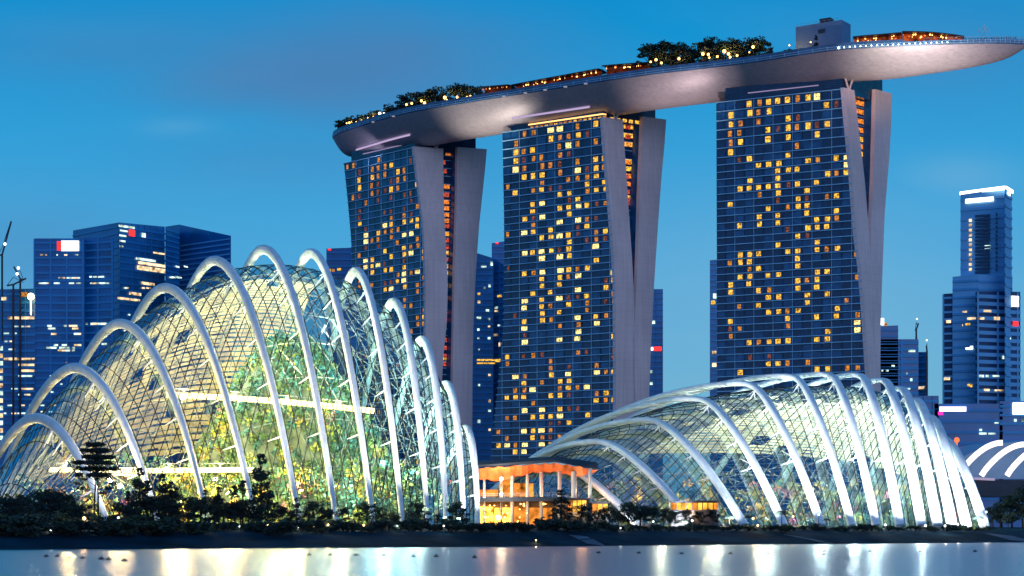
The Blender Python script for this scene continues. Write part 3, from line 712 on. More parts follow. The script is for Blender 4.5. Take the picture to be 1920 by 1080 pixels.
flower = [RB((1197,420),(1040,868,450),(880,478)), RB((1303,424),(1122,826,455),(870,490)), RB((1396,428),(1218,785,462),(868,505)), RB((1470,432),(1312,745,468),(872,515)),
          RB((1540,436),(1402,716,472),(885,520)), RB((1597,440),(1487,702,476),(940,522)), RB((1643,443),(1556,699,480),(1090,522)), RB((1687,446),(1613,700,484),(1280,522)),
          RB((1728,448),(1658,710,487),(1430,522)), RB((1758,450),(1690,726,489),(1540,520)), RB((1785,452),(1718,748,490),(1612,518)), RB((1812,454),(1744,780,491),(1680,516)), RB((1846,456),(1770,822,492),(1740,514))]
e0b = RB((1110,416),(990,915,446),(890,470)); e1b = RB((1862,457),(1790,870,488),(1775,508))
fw = 95000
fd, fdrows = dome('broad_conservatory', 'broad low glass dome on the right with wide glaring white ribs', 'glass dome', flower, (e0b, e1b), 4, 38,
    [(1.2,.65)]*13, (1.25,.6), [(0,.10),(.5,.075),(1,.12)], (0.0,.92,.42,.86), [22000,fw*.7,fw*.85,fw*.9,fw,fw,fw*1.1,fw*1.2,fw*1.3,fw*1.4,fw*1.5,fw*1.6,fw*1.8], (.95,.98,1.0), (7,11,15,19), skew=1, halves=(1.5,2.2))
cd.name = 'tall_conservatory'

# planting, hill and lit walkways inside the domes
def leafset(seed, clumps, n, size, flat=.6):
    """clumps: list of (centre, rx, ry, rz, material index or None) ; n leaves for each"""
    rg = np.random.default_rng(seed); V = []; MI_ = []
    for (c, rx, ry, rz, mi, k) in clumps:
        k = int(k*n); d = rg.normal(size=(k,3)); d /= np.linalg.norm(d, axis=1)[:,None]; rad = rg.uniform(.35, 1.0, k)**.6
        P = np.array(c)+d*rad[:,None]*np.array([rx,ry,rz])
        a = rg.normal(size=(k,3)); a /= np.linalg.norm(a, axis=1)[:,None]; b = np.cross(a, rg.normal(size=(k,3))); b /= np.linalg.norm(b, axis=1)[:,None]
        s = size*rg.uniform(.55, 1.35, k)[:,None]; a = a*s*.5; b = b*s*flat*.5
        V.append(np.stack([P-a-b, P+a-b, P+a+b, P-a+b], 1).reshape(-1,3)); MI_.append(np.full(k, mi if mi is not None else 0) if mi is not None else rg.integers(0, 3, k))
    return np.concatenate(V), np.concatenate(MI_)
def leafmesh(name, V, MI_, mats, parent=None, loc=None, extra=None):
    base = np.array(wloc(parent)) if parent is not None else (np.array(loc) if loc is not None else np.zeros(3))
    n = len(V)//4; me = bpy.data.meshes.new(name); me.vertices.add(len(V)); me.vertices.foreach_set('co', (V-base).astype(np.float32).ravel())
    me.loops.add(len(V)); me.loops.foreach_set('vertex_index', np.arange(len(V), dtype=np.int32)); me.polygons.add(n)
    me.polygons.foreach_set('loop_start', np.arange(0, len(V), 4, dtype=np.int32)); me.polygons.foreach_set('loop_total', np.full(n, 4, dtype=np.int32))
    for m in mats: me.materials.append(m)
    me.polygons.foreach_set('material_index', MI_.astype(np.int32)); me.update(calc_edges=True)
    o = link(bpy.data.objects.new(name, me))
    if parent is not None: o.parent = parent
    elif loc is not None: o.location = loc
    return o
M_lf = [mat('leaf_green', (.075,.13,.035), .7), mat('leaf_dark', (.035,.09,.035), .7), mat('leaf_lime', (.26,.28,.04), .7), mat('leaf_gold', (.34,.23,.03), .7), mat('leaf_rose', (.40,.12,.14), .7), mat('leaf_teal', (.04,.15,.13), .7)]
rnd = random.Random(11); cl = []
# central planted hill of the tall dome
hc = G2(545, 410, GZ)
mb = MB(); rows_ = []
for i in range(15):
    h = i/14; rr_ = 25*(1-h)**.7+1.2; rows_.append([Vector((hc.x+rr_*math.cos(2*math.pi*k/28)*(1+.12*math.sin(3*k)), hc.y+rr_*.5*math.sin(2*math.pi*k/28)*(1+.1*math.cos(2*k+i)), GZ+40*h)) for k in range(29)])
mb.grid(rows_); hill = mb.build('rock_hill', mat('mossy_rock', (.07,.09,.06), .9, noise=(.5,.5), bump=(1,.6)), loc=hc); tag(hill, 'steep planted rock hill inside the tall left glass dome', 'hill', kind='thing')
for k in range(820):
    h = rnd.random()**1.15; rr_ = 25*(1-h)**.7+1.6; th = rnd.uniform(-math.pi, .35*math.pi)
    m = rnd.choices([0,1,2,3,5,4],[5,4,3,1.0,3,.3])[0] if h < .6 else rnd.choices([0,1,5,2],[3,4,5,1])[0]
    cl.append(((hc.x+rr_*math.cos(th), hc.y+rr_*.5*math.sin(th), GZ+40*h), rnd.uniform(.9,2.2), rnd.uniform(.8,1.8), rnd.uniform(.7,1.9), m, rnd.uniform(.7,1.2)))
V_, I_ = leafset(3, cl, 46, .62); o = leafmesh('hill_plants', V_, I_, M_lf, loc=hc); tag(o, 'mixed green planting covering the hill in the tall dome', 'plants', kind='stuff')
# beds along the inside of both shells
def beds(rows, seed, cnt, j0, j1, hh, loc, label, mats_w):
    rg = random.Random(seed); cl = []
    for k in range(cnt):
        i = rg.randrange(2, len(rows)-2); r = rows[i]; t = rg.uniform(j0, j1)
        p = r[0]+(r[-1]-r[0])*t; x, y = p.x, p.y; z = GZ+rg.random()**1.7*hh
        # stay under the vault
        jj = min(range(len(r)), key=lambda q: (r[q]-Vector((x,y,r[q].z))).length)
        z = min(z, max(GZ+.5, r[jj].z-3.5))
        m = rg.choices(range(6), mats_w)[0]
        s_ = rg.uniform(.8, 2.3); cl.append(((x, y, z), s_, s_, s_*rg.uniform(.6,1.1), m, rg.uniform(.6,1.3)))
    V_, I_ = leafset(seed, cl, 34, .58); o = leafmesh('garden_beds', V_, I_, M_lf, loc=loc); tag(o, label, 'plants', kind='stuff')
beds(cdrows, 21, 620, .07, .55, 13, hc, 'garden beds with yellow and green plants low inside the tall dome', [5,4,3,1.8,.3,2])
beds(fdrows, 22, 700, .07, .7, 11, G2(1500,470,GZ), 'garden beds with golden flowers low inside the broad right dome', [4,3,2,3.2,1,2])
# palms / columns of foliage in the broad dome are part of the beds; walkways
M_walk = emat('walkway_strip_light', (1.0,.76,.34), 4.5); M_walkdeck = mat('walkway_deck', (.30,.28,.24), .6)
def walkway(pts, label, thick=.5, depth=2.2):
    c = pts[len(pts)//2]; root = empty('walkway', (c.x,c.y,c.z), label, 'walkway', 'lit walkways inside the tall dome')
    a = MB(); b = MB(); r_ = MB()
    for p, q in zip(pts, pts[1:]):
        b.bar(p+Vector((0,depth/2,0)), q+Vector((0,depth/2,0)), depth, .35)
        a.bar(p+Vector((0,-.1,.05)), q+Vector((0,-.1,.05)), .15, thick)
        r_.bar(p+Vector((0,0,1.3)), q+Vector((0,0,1.3)), .08); r_.bar(p+Vector((0,0,.2)), p+Vector((0,0,1.3)), .06)
    b.build('deck', M_walkdeck, root); a.build('strip_light', M_walk, root); r_.build('railing', M_steel, root)
    for k in range(1, len(pts)-1, 3): point('walk_light', pts[k]+Vector((0,-1.2,.9)), 3000, (1.0,.70,.32), .5, root)
walkway([W(312+k*32.5, 741+k*1.1+.12*k*k, 378+k*.7) for k in range(13)], 'upper lit walkway crossing the middle of the tall dome', 1.1)
walkway([W(92+k*32, 883-abs(k-6)*.3, 366+k*.3) for k in range(13)], 'lower lit walkway near the foot of the tall dome', .95)
walkway([W(206+k*8, 890.5, 362) for k in range(7)], 'short walkway piece just under the lower lit walkway', .3)
# interior lamps
for (px, py, D, w_, c_) in ((60,930,372,3000,(1.0,.66,.26)), (130,900,372,5000,(1.0,.66,.26)), (210,850,385,5200,(1.0,.74,.42)), (230,930,368,6500,(1.0,.62,.20)), (330,800,392,7500,(1.0,.74,.42)), (340,925,372,7500,(1.0,.64,.20)),
                        (400,690,400,6500,(.95,.86,.6)), (450,850,385,5200,(1.0,.80,.35)), (430,930,373,7000,(1.0,.66,.22)), (500,580,402,6500,(.95,.95,.65)), (520,700,388,6500,(1.0,.88,.42)), (560,900,380,5200,(1.0,.84,.38)),
                        (620,620,395,5500,(.75,.97,.85)), (610,760,386,6200,(1.0,.90,.45)), (640,920,382,3800,(1.0,.92,.55)), (700,700,402,5000,(.45,.9,1.0)), (720,860,392,5200,(.65,1.0,.95)), (790,880,398,5200,(.7,.95,1.0)), (840,930,400,3500,(.7,.95,1.0)), (760,780,405,4200,(.5,.9,1.0))):
    point('garden_light', W(px,py,D), w_*(4.6 if px < 460 else 3.2), c_, .7, cd)
for (px, py, D, w_, c_) in ((1180,940,450,3500,(1.0,.75,.4)), (1240,880,465,6000,(.95,.9,.65)), (1320,930,452,5000,(1.0,.72,.3)), (1340,830,478,8000,(.92,.93,.75)), (1420,920,455,5200,(1.0,.75,.35)), (1440,800,482,8000,(.8,.95,.9)),
                        (1520,930,458,5200,(.85,.8,1.0)), (1540,820,485,8000,(.75,.95,1.0)), (1600,920,465,6000,(.8,.95,1.0)), (1640,830,488,8000,(.75,.95,1.0)), (1680,930,470,6000,(.85,1.0,.95)), (1730,890,480,6000,(.85,1.0,1.0))):
    point('garden_light', W(px,py,D), w_*3.6, c_, .7, fd)

for k in range(4, 11):      # lamps washing the far legs of the broad dome's ribs
    bk = flower[k][2]; spot('far_leg_light', bk+Vector((-1,-7,1.5)), bk.lerp(Vector((flower[k][1].x, flower[k][1].y, flower[k][1].z)), .35), 16000, (.85,1.0,.97), 60, .5, .8, fd)

# ------------------------------------------------------------------ city buildings behind
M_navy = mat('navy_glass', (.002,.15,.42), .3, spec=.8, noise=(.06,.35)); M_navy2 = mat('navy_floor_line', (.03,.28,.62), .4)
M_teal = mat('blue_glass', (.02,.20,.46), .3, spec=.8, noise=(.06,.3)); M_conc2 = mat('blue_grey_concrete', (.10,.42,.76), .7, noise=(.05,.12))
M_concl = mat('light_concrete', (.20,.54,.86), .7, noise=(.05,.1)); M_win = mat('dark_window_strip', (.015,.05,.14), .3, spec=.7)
def boxpts(px0, px1, D, depth, skew=0.0):
    a = G2(px0, D+skew); b = G2(px1, D); n = Vector((-(b-a).y, (b-a).x, 0)).normalized()
    if n.y < 0: n = -n
    ra = a.normalized(); rb = b.normalized(); k = .012 if a.x+b.x > 0 else -.012     # the flanks run back almost along the line of sight
    return [a, b, b+rb*depth-Vector((.3,0,0)), a+ra*depth+Vector((.3,0,0))], (b-a).normalized(), -n
def city(label, D, blocks, lit=(), name='office_tower', group=None):
    """blocks: (px0, px1, ytop_left, ytop_right, skew, depth, floor, face material, line material, mullion spacing)
       lit: (px, py, width px, height px, kind, block) """
    p0 = G2((blocks[0][0]+blocks[0][1])/2, D); root = empty(name, (p0.x,p0.y,0), label, 'building', group)
    info = []
    for (px0, px1, yl, yr, skew, depth, fl, fm, lm, mul) in blocks:
        q, f, n = boxpts(px0, px1, D, depth, skew); zl = CH+(HOR-yl)*q[0].y/F; zr = CH+(HOR-yr)*q[1].y/F
        mb = MB(); nn = len(mb.v); tops = [zl, zr, zr, zl]
        mb.v += [(p.x,p.y,1) for p in q]+[(p.x,p.y,t) for p, t in zip(q, tops)]
        for i in range(4): j = (i+1) % 4; mb.f.append((i,j,4+j,4+i)); mb.m.append(0)
        mb.f.append((4,5,6,7)); mb.m.append(0)
        mb.build('block', fm, root)
        ln = MB(); z = min(zl, zr)-fl*.6; W_ = (q[1]-q[0]).length
        while z > 14:
            a, b = q[0]+n*.2, q[1]+n*.2; ln.bar((a.x,a.y,z), (b.x,b.y,z), .5, fl*(.28 if mul >= 0 else .5), ends=False)
            if abs(q[2].x-q[1].x) > 3 and q[2].x/q[2].y > q[1].x/q[1].y: ln.bar((q[1].x,q[1].y,z), (q[2].x,q[2].y,z), .5, fl*.3, ends=False)
            z -= fl
        m_ = abs(mul)
        if m_ > 0:
            k = 0
            while k*m_ <= W_+.1:
                p = q[0]+f*min(k*m_, W_)+n*.35; ln.bar((p.x,p.y,10), (p.x,p.y,zl+(zr-zl)*min(k*m_, W_)/W_-.3), 1.0 if m_ > 6 else .35, .5, up=n, ends=False); k += 1
        ln.build('facade_lines', lm, root); info.append((q, f, n))
    for (px, py, w, h, kk, bi) in lit:
        q, f, n = info[bi]; k = (px-960)/F; P = q[0]; t = (k*P.y-P.x)/(f.x-k*f.y); p = P+f*t+n*.75; s = p.y/F
        z = CH+(HOR-py)*s; ww = w*s/max(abs(f.x), .3)/2; hh = h*s/2; a, b = p-f*ww, p+f*ww; mb = MB()
        mb.quad((a.x,a.y,z-hh), (b.x,b.y,z-hh), (b.x,b.y,z+hh), (a.x,a.y,z+hh))
        mb.build('window' if kk in 'cwyo' else 'sign', {'c':M_cool,'w':M_warmoff,'y':M_y,'o':M_o,'S':M_sign,'R':M_red,'P':M_purple,'B':M_bluesign}[kk], root)
    return root, info
M_purple = emat('purple_sign', (.75,.62,1.0), 3.0); M_bluesign = emat('magenta_sign', (.9,.05,.55), 1.2)
def rlit(seed, px0, px1, rows, n, blk, kinds='cccw', w=(3,12), h=2.6):
    r = random.Random(seed); out = []
    for _ in range(int(n*1.8)):
        y = r.choice(rows); ww = r.uniform(*w); out.append((r.uniform(px0+ww/2+1, px1-ww/2-1), y, ww, h, r.choice(kinds), blk))
    return out
# left group
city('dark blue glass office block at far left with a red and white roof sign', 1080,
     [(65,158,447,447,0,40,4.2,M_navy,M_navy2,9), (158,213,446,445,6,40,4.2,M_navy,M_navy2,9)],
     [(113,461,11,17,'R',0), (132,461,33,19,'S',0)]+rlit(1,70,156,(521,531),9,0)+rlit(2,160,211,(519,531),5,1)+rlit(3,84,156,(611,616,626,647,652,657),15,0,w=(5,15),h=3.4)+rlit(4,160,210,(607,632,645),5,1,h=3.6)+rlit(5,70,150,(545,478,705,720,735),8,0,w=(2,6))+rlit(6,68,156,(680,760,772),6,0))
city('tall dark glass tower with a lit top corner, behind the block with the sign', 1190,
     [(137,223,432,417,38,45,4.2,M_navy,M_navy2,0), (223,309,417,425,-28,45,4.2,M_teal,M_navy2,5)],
     [(246,437,9,12,'R',1), (236,425,24,4,'c',1), (231,433,12,3,'c',1), (229,442,11,3,'c',1), (228,452,9,3,'c',1), (226,462,6,3,'c',1), (268,441,6,8,'c',1), (205,470,16,38,'q',0)][:7]
     +[(285,496,44,5,'w',1), (283,505,44,8,'w',1), (297,475,18,3,'w',1), (272,487,30,4,'c',1), (276,532,20,5,'w',1), (240,561,34,4,'w',1), (252,551,18,5,'w',1)]+rlit(7,225,305,(540,575,590,606,620),12,1,'cw',(2,5)))
city('blue office tower with fine horizontal sunshade lines, left of the tall dome top', 1150,
     [(310,336,425,421,-14,40,3.0,M_navy,M_navy2,0), (336,433,421,442,30,40,3.0,M_navy,M_conc2,0)], rlit(8,312,360,(500,520,560),5,0,'c',(3,8)))
city('dark lattice fronted block at the far left edge, under a crane', 960,
     [(-20,66,543,541,0,40,4.0,M_navy,M_navy2,6)],
     [(35,673,62,4,'w',0), (50,684,30,4,'w',0), (22,673,20,4.5,'w',0), (52,695,26,4.5,'w',0), (48,705,26,3,'c',0), (40,596,50,5,'w',0), (52,729,22,3,'w',0), (28,729,12,2.4,'c',0), (8,560,9,6,'w',0), (46,552,12,8,'o',0)]+rlit(9,6,62,(612,625,640,655,740,760,775),14,0))
city('narrow brightly lit building edge at the far left, lowest of the towers', 900, [(-40,7,640,640,0,20,5,M_navy,M_navy2,0)],
     [(3,653+k*14,6,8,'w' if k % 2 else 'c',0) for k in range(14)])
# between dome and tower 1, between towers
city('small dark block with a red roof light, touching the farthest hotel tower', 1130, [(612,668,466,464,0,30,4,M_navy,M_navy2,0)],
     [(618,468,6,3,'R',0), (616,507,9,6,'y',0), (636,505,7,4,'y',0), (625,507,5,5,'o',0)])
b_, _i = city('curved blue apartment tower showing between the farthest and middle hotel towers', 1120,
     [(880,925,470,484,0,35,3.6,M_teal,M_navy2,5), (925,952,484,500,8,35,3.6,M_teal,M_navy2,5)],
     [(908,540,4,4,'c',0),(898,551,5,4,'y',0),(898,566,5,5,'w',0),(918,536,4,5,'c',0),(914,582,6,4,'c',0),(898,596,8,4,'c',0),(917,598,4,4,'c',0),(897,618,4,4,'c',0),(917,612,4,3,'w',0),(897,634,4,3,'c',0),(917,634,5,4,'c',0),(938,555,8,4,'y',1),(932,577,6,4,'c',1),(932,583,6,3,'w',1),(931,628,7,4,'w',1),(911,675,34,3,'y',0),(911,681,34,2.4,'y',0),(935,676,10,5,'y',1),(898,655,3,3,'c',0),(918,703,5,4,'w',0),(898,722,4,4,'c',0),(918,752,4,5,'w',0),(918,770,5,4,'c',0),(898,790,5,6,'c',0),(918,806,4,4,'w',0),(907,500,10,3,'c',0),(922,494,4,8,'c',0),(937,610,4,3,'c',1),(938,646,3,8,'w',1)])
city('dark flat topped tower peeking behind the middle hotel tower', 1300, [(922,948,456,452,0,30,4,M_navy,M_navy2,0)], [(932,456,5,3,'R',0)])
city('slim blue tower with a red sign just right of the middle hotel tower', 1220, [(1212,1243,542,542,0,30,3.6,M_teal,M_navy2,6)],
     [(1233,654,14,8,'R',0), (1221,654,7,6,'S',0), (1224,604,8,6,'c',0), (1221,697,4,5,'c',0), (1221,719,5,5,'c',0), (1238,749,5,5,'c',0), (1233,700,2,60,'w',0)][:6])
city('narrow dark tower edge just left of the nearest hotel tower', 1200, [(1331,1352,488,486,0,30,3.4,M_teal,M_conc2,0)],
     [(1339,661,8,6,'w',0), (1339,684,8,7,'w',0), (1340,555,6,9,'c',0), (1337,567,8,7,'y',0)])
# right group
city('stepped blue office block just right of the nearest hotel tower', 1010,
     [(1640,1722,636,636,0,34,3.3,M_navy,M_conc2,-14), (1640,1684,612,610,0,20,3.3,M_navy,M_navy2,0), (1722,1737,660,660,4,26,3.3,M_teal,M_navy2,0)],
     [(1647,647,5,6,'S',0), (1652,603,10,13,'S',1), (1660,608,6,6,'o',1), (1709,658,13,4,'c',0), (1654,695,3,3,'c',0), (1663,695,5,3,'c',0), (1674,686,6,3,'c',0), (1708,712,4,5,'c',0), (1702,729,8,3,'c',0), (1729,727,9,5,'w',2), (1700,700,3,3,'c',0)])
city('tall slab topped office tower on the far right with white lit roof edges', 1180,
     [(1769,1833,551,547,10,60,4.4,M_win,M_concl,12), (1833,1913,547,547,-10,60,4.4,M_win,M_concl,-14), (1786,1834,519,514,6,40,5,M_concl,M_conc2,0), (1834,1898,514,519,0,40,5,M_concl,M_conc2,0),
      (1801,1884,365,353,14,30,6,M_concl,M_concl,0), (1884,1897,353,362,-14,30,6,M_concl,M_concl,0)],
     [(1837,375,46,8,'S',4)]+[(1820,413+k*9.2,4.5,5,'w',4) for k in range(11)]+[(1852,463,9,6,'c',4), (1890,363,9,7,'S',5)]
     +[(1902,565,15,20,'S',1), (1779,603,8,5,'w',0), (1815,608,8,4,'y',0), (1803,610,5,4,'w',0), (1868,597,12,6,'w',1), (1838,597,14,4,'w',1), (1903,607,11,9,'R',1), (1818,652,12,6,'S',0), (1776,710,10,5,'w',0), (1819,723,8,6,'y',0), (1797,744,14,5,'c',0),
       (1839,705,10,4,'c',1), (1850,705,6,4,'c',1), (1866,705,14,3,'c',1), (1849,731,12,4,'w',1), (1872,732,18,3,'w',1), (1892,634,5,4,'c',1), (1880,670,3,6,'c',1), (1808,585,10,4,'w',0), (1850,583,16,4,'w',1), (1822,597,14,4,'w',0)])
tw = scene.objects[-1]
# glowing roof edge of that tower + dark window strips
q, f, n = boxpts(1801, 1884, 1180, 44, 20)
def strip(root, px0, y0, px1, y1, D0, D1, w, mt, nm):
    mb = MB(); a = W(px0,y0,D0); b = W(px1,y1,D1); mb.bar(a, b, w, w); mb.build(nm, mt, root)
big = [o for o in scene.objects if o.get('label', '').startswith('tall slab topped')][0]
strip(big, 1801,363,1884,352,1198,1178,2.0, M_sign, 'roof_light_strip'); strip(big, 1884,352,1897,360,1178,1192,2.0, M_sign, 'roof_light_strip')
for k in range(17):
    mb = MB(); y = 407+k*6.6; mb.bar(W(1829,y-1.5,1189), W(1856,y-3.5,1183), .8, 1.4); mb.build('window_row', M_win, big)
for k in range(14):
    mb = MB(); y = 402+k*8; mb.bar(W(1867,y,1181), W(1870,y-.3,1180.5), .8, 1.6); mb.build('window_row', M_win, big)
    mb = MB(); mb.bar(W(1888,y+2,1180.6), W(1893,y+3,1184.6), .8, 1.6); mb.build('window_row', M_win, big)
city('low dark block with a glowing purple white sign, in front of the far right tower', 880,
     [(1752,1880,757,757,0,40,5,M_navy,M_navy2,0), (1874,1990,752,752,0,40,4,M_navy,M_conc2,0), (1716,1760,742,742,0,30,4.2,M_navy,M_conc2,4)],
     [(1786,767,50,9,'P',0), (1763,775,10,7,'B',0), (1910,766,24,22,'S',1), (1903,788,5,5,'c',1), (1917,788,5,5,'c',1), (1842,813,14,3.5,'c',0), (1859,813,14,3,'c',0), (1838,806,5,4,'c',0), (1868,793,8,2,'c',0), (1732,770,8,2,'c',2)])
# construction cranes at the far left
def crane(px, ytop, ybot, D, jib, label):
    if px > 1700: z_0 = ybot+6
    b = G2(px, D); root = empty('crane', (b.x,b.y,0), label, 'crane', 'construction cranes far left'); m = MB()
    m.bar(G2(px, D, 1), W(px, ybot, D), .9); m.bar(W(px, ybot, D), W(px, (ytop+ybot)/2, D), .8)
    z = (ytop+ybot)/2; m.build('mast', M_dark, root)
    m = MB(); m.bar(W(px,z,D), W(px+jib,ytop,D), .7); m.bar(W(px,z,D), W(px-jib*.5,z+2,D), .7); m.bar(W(px-jib*.5,z+2,D), W(px,z-14,D), .25); m.bar(W(px,z-14,D), W(px+jib*.8,ytop+8,D), .25); m.build('jib', M_dark, root)
    m = MB(); m.ball(W(px+jib*.3, z-20, D-1), .75 if px < 1000 else .45, 6, 4); m.build('lamp', M_sign, root)
crane(4, 415, 540, 960, 17, 'tower crane with a near upright jib at the left edge of the city')
crane(25, 522, 545, 955, 24, 'short crane on the roof of the dark block at far left')
crane(38, 500, 545, 958, -12, 'small crane with a jib tilted left, left of the signed block')
mb = MB(); mb.tube([W(58,575,955)-Vector((0,0,4)), W(58,560,955)], .3, 6); mb.ball(W(58,556,954), 1.7, 10, 7)
o = mb.build('roof_floodlight', emat('amber_flood', (1.0,.66,.25), 12), loc=W(58,575,955)); tag(o, 'dazzling amber floodlight on the roof of the dark block at far left', 'floodlight')
crane(1718, 606, 630, 1040, 4, 'small dark crane on the stepped block right of the nearest hotel tower')
crane(1738, 648, 668, 1010, -1, 'thin mast with a white light beside the stepped block')

# ------------------------------------------------------------------ lit vaulted roof at the far right edge
root = empty('vaulted_hall', G2(1900,640,0), 'pale blue vaulted roof with glowing curved ribs at the far right edge', 'hall')
mb = MB(); rows_ = []; V0 = G2(1905, 640)
def vault(u, v):    # u across (the arch), v along
    x = V0.x-26+60*u; y = V0.y+8+45*v; s = math.sin(math.pi*min(1,max(0,u))); return Vector((x, y, 20+12.5*s**.8+1.5*v))
for i in range(25): rows_.append([vault(i/24, j/6) for j in range(7)])
mb.grid(rows_); mb.build('vault_roof', mat('pale_roof_skin', (.25,.42,.60), .5, noise=(.2,.1)), root, smooth=True)
mb = MB(); mb.poly([vault(i/24, 0) for i in range(25)]); mb.build('gable', MATS['pale_roof_skin'], root)
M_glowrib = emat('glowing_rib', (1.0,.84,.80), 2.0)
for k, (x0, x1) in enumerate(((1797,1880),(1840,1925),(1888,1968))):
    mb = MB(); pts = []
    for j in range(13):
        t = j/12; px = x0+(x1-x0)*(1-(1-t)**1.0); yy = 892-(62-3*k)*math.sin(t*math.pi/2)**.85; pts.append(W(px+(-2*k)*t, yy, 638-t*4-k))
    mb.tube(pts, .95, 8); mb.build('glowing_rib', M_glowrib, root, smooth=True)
mb = MB(); mb.box(G2(1905,640,16.5), 64, 14, 5.5); mb.build('base_wall', M_dark, root)
mb = MB(); mb.bar(W(1798,896,632), W(1865,899,632), .5, .8); mb.build('eave_light', mat('eave_glow', (.3,.2,.3), emit=(.55,.45,.60), es=.6), root)
mb = MB(); mb.tube([G2(1794,700,3), W(1794,828,700)], .25, 6); mb.ball(W(1794,825,700), 1.0, 8, 5)
o = mb.build('beacon_mast', MATS.get('beacon') or emat('beacon', (1.0,.15,.05), 2.0), loc=G2(1794,700,3)); tag(o, 'thin mast with a red beacon, between the broad dome and the vaulted hall', 'mast')

# ------------------------------------------------------------------ pavilion between the domes
PD = 428
pv = empty('pavilion', G2(1005, PD, GZ), 'open two storey pavilion with an orange lit drooping roof, between the domes', 'pavilion')
M_wood = mat('timber_soffit', (.60,.13,.03), .6, noise=(.8,.25)); M_roof = mat('dark_roof', (.02,.022,.035), .6)
tp = [(893,866),(935,864),(1000,859),(1040,857),(1085,863),(1120,868)]; rows_ = []; rows2 = []
for (px, py) in tp:
    c = W(px, py, PD); w = 7.5 if px < 1100 else 3.0
    rows_.append([Vector((c.x, PD-w, c.z-.6-(1.0 if px > 1060 else .3))), Vector((c.x, PD-w*.5, c.z)), Vector((c.x, PD+w*.5, c.z+.1)), Vector((c.x, PD+w, c.z-.5))])
    dz = interp([(893,3.4),(940,4.4),(985,3.4),(1020,2.2),(1052,3.4),(1075,3.6),(1100,3.0),(1120,1.6)], px)
    rows2.append([Vector((c.x, PD-w, c.z-1.4)), Vector((c.x, PD-w*.5, c.z-dz)), Vector((c.x, PD+w*.5, c.z-dz)), Vector((c.x, PD+w, c.z-1.3))])
mb = MB(); mb.grid(rows_)
for r in (rows_,): pass
for a, b, c_, d in zip(rows_, rows_[1:], rows2, rows2[1:]): mb.quad(a[0], b[0], d[0], c_[0])
mb.build('roof', M_roof, pv)
mb = MB()
sub = []
for i in range(len(rows2)-1):
    for k in range(6):
        t = k/6; sub.append([rows2[i][j].lerp(rows2[i+1][j], t)-Vector((0,0,.10+.35*math.sin(k*1.05)**2)) for j in range(4)])
sub.append(rows2[-1]); mb.grid(sub); mb.build('soffit', M_wood, pv)
for (px, top, bot, r, dy) in ((908,886,985,.30,-3),(940,888,985,.28,-2),(960,888,985,.42,-4),(989,886,985,.36,-3),(1015,886,985,.42,-3),(1049,884,940,.42,-4),(1076,886,970,.60,-5),(1106,882,975,.40,-5)):
    mb = MB(); mb.tube([G2(px,PD+dy,GZ-.5), W(px,top-4,PD+dy)], [r*.85,r], 10); mb.build('column', mat('column_paint', (.62,.52,.45), .5) if 'column_paint' not in MATS else MATS['column_paint'], pv, smooth=True)
mb = MB(); a = W(896,937,PD-5.5); b = W(1056,935,PD-5.5); mb.bar(a+Vector((0,5,0)), b+Vector((0,5,0)), 10, .9); mb.build('upper_floor', M_dark, pv)
mb = MB()
for z in (.9, 1.3): mb.bar(a+Vector((0,0,z)), b+Vector((0,0,z)), .07)
for k in range(17): p = a.lerp(b, k/16); mb.bar(p+Vector((0,0,.4)), p+Vector((0,0,1.3)), .07)
mb.build('railing', M_steel, pv)
M_fire = room_mat('glowing_shopfront', (1.0,.40,.05), 4.5, .6); M_fire2 = room_mat('glowing_upper_room', (1.0,.30,.04), 1.0, .5)
for (x0, x1, y0, y1, mt) in ((900,925,950,983,M_fire),(927,962,952,984,M_fire),(964,990,950,984,M_fire2),(992,1035,952,984,M_fire2),(900,934,918,931,M_fire2),(936,962,900,931,M_fire2),(964,1000,906,931,M_fire2)):
    mb = MB(); mb.quad(W(x0,y1,PD+2), W(x1,y1,PD+2), W(x1,y0,PD+2), W(x0,y0,PD+2)); mb.build('glazed_front', mt, pv)
mb = MB(); mb.quad(W(895,985,PD+2.4), W(1062,985,PD+2.4), W(1062,940,PD+2.4), W(895,940,PD+2.4)); mb.build('back_wall', mat('ochre_wall', (.30,.17,.07), .8, noise=(.8,.5)), pv)
for k in range(26):
    mb = MB(); px = random.uniform(900,1050); py = random.choice((945,948,955,962,970,978)); mb.ball(W(px,py,PD-3-random.random()*2), random.uniform(.12,.26), 6, 4); mb.build('bulb', M_warmlamp, pv)
def lamp(px, py, D, r, mt, label, watts=0, col=(1,.6,.25), post=True, group='lamps along the bank and terrace', zb=None):
    p = W(px, py, D); zg = gz(p.x, p.y) if zb is None else zb; root = empty('lamp', (p.x,p.y,zg), label, 'lamp', group)
    mb = MB(); mb.ball(p, r, 8, 6); mb.build('globe', mt, root, smooth=True)
    if post and p.z-zg > .4: mb = MB(); mb.tube([(p.x,p.y,zg-.1), (p.x,p.y,p.z-r*.8)], [.09,.05], 6); mb.build('post', M_dark, root)
    if watts: point('lamp_light', p+Vector((0,-r-.3,0)), watts, col, r, root)
    return root
lamp(940, 898, PD-9, .42, M_whitelamp, 'dazzling white lamp under the left half of the pavilion roof', 3500, (1.0,.75,.45))
lamp(940, 926, PD-9, .3, M_whitelamp, 'smaller white lamp on the pavilion terrace, below the dazzling one', 900, (1.0,.8,.55))
lamp(934, 970, PD-8, .5, emat('shopfront_glow', (1.0,.80,.45), 7), 'brightest yellow lamp at ground level under the left end of the pavilion', 2500, (1.0,.62,.25))
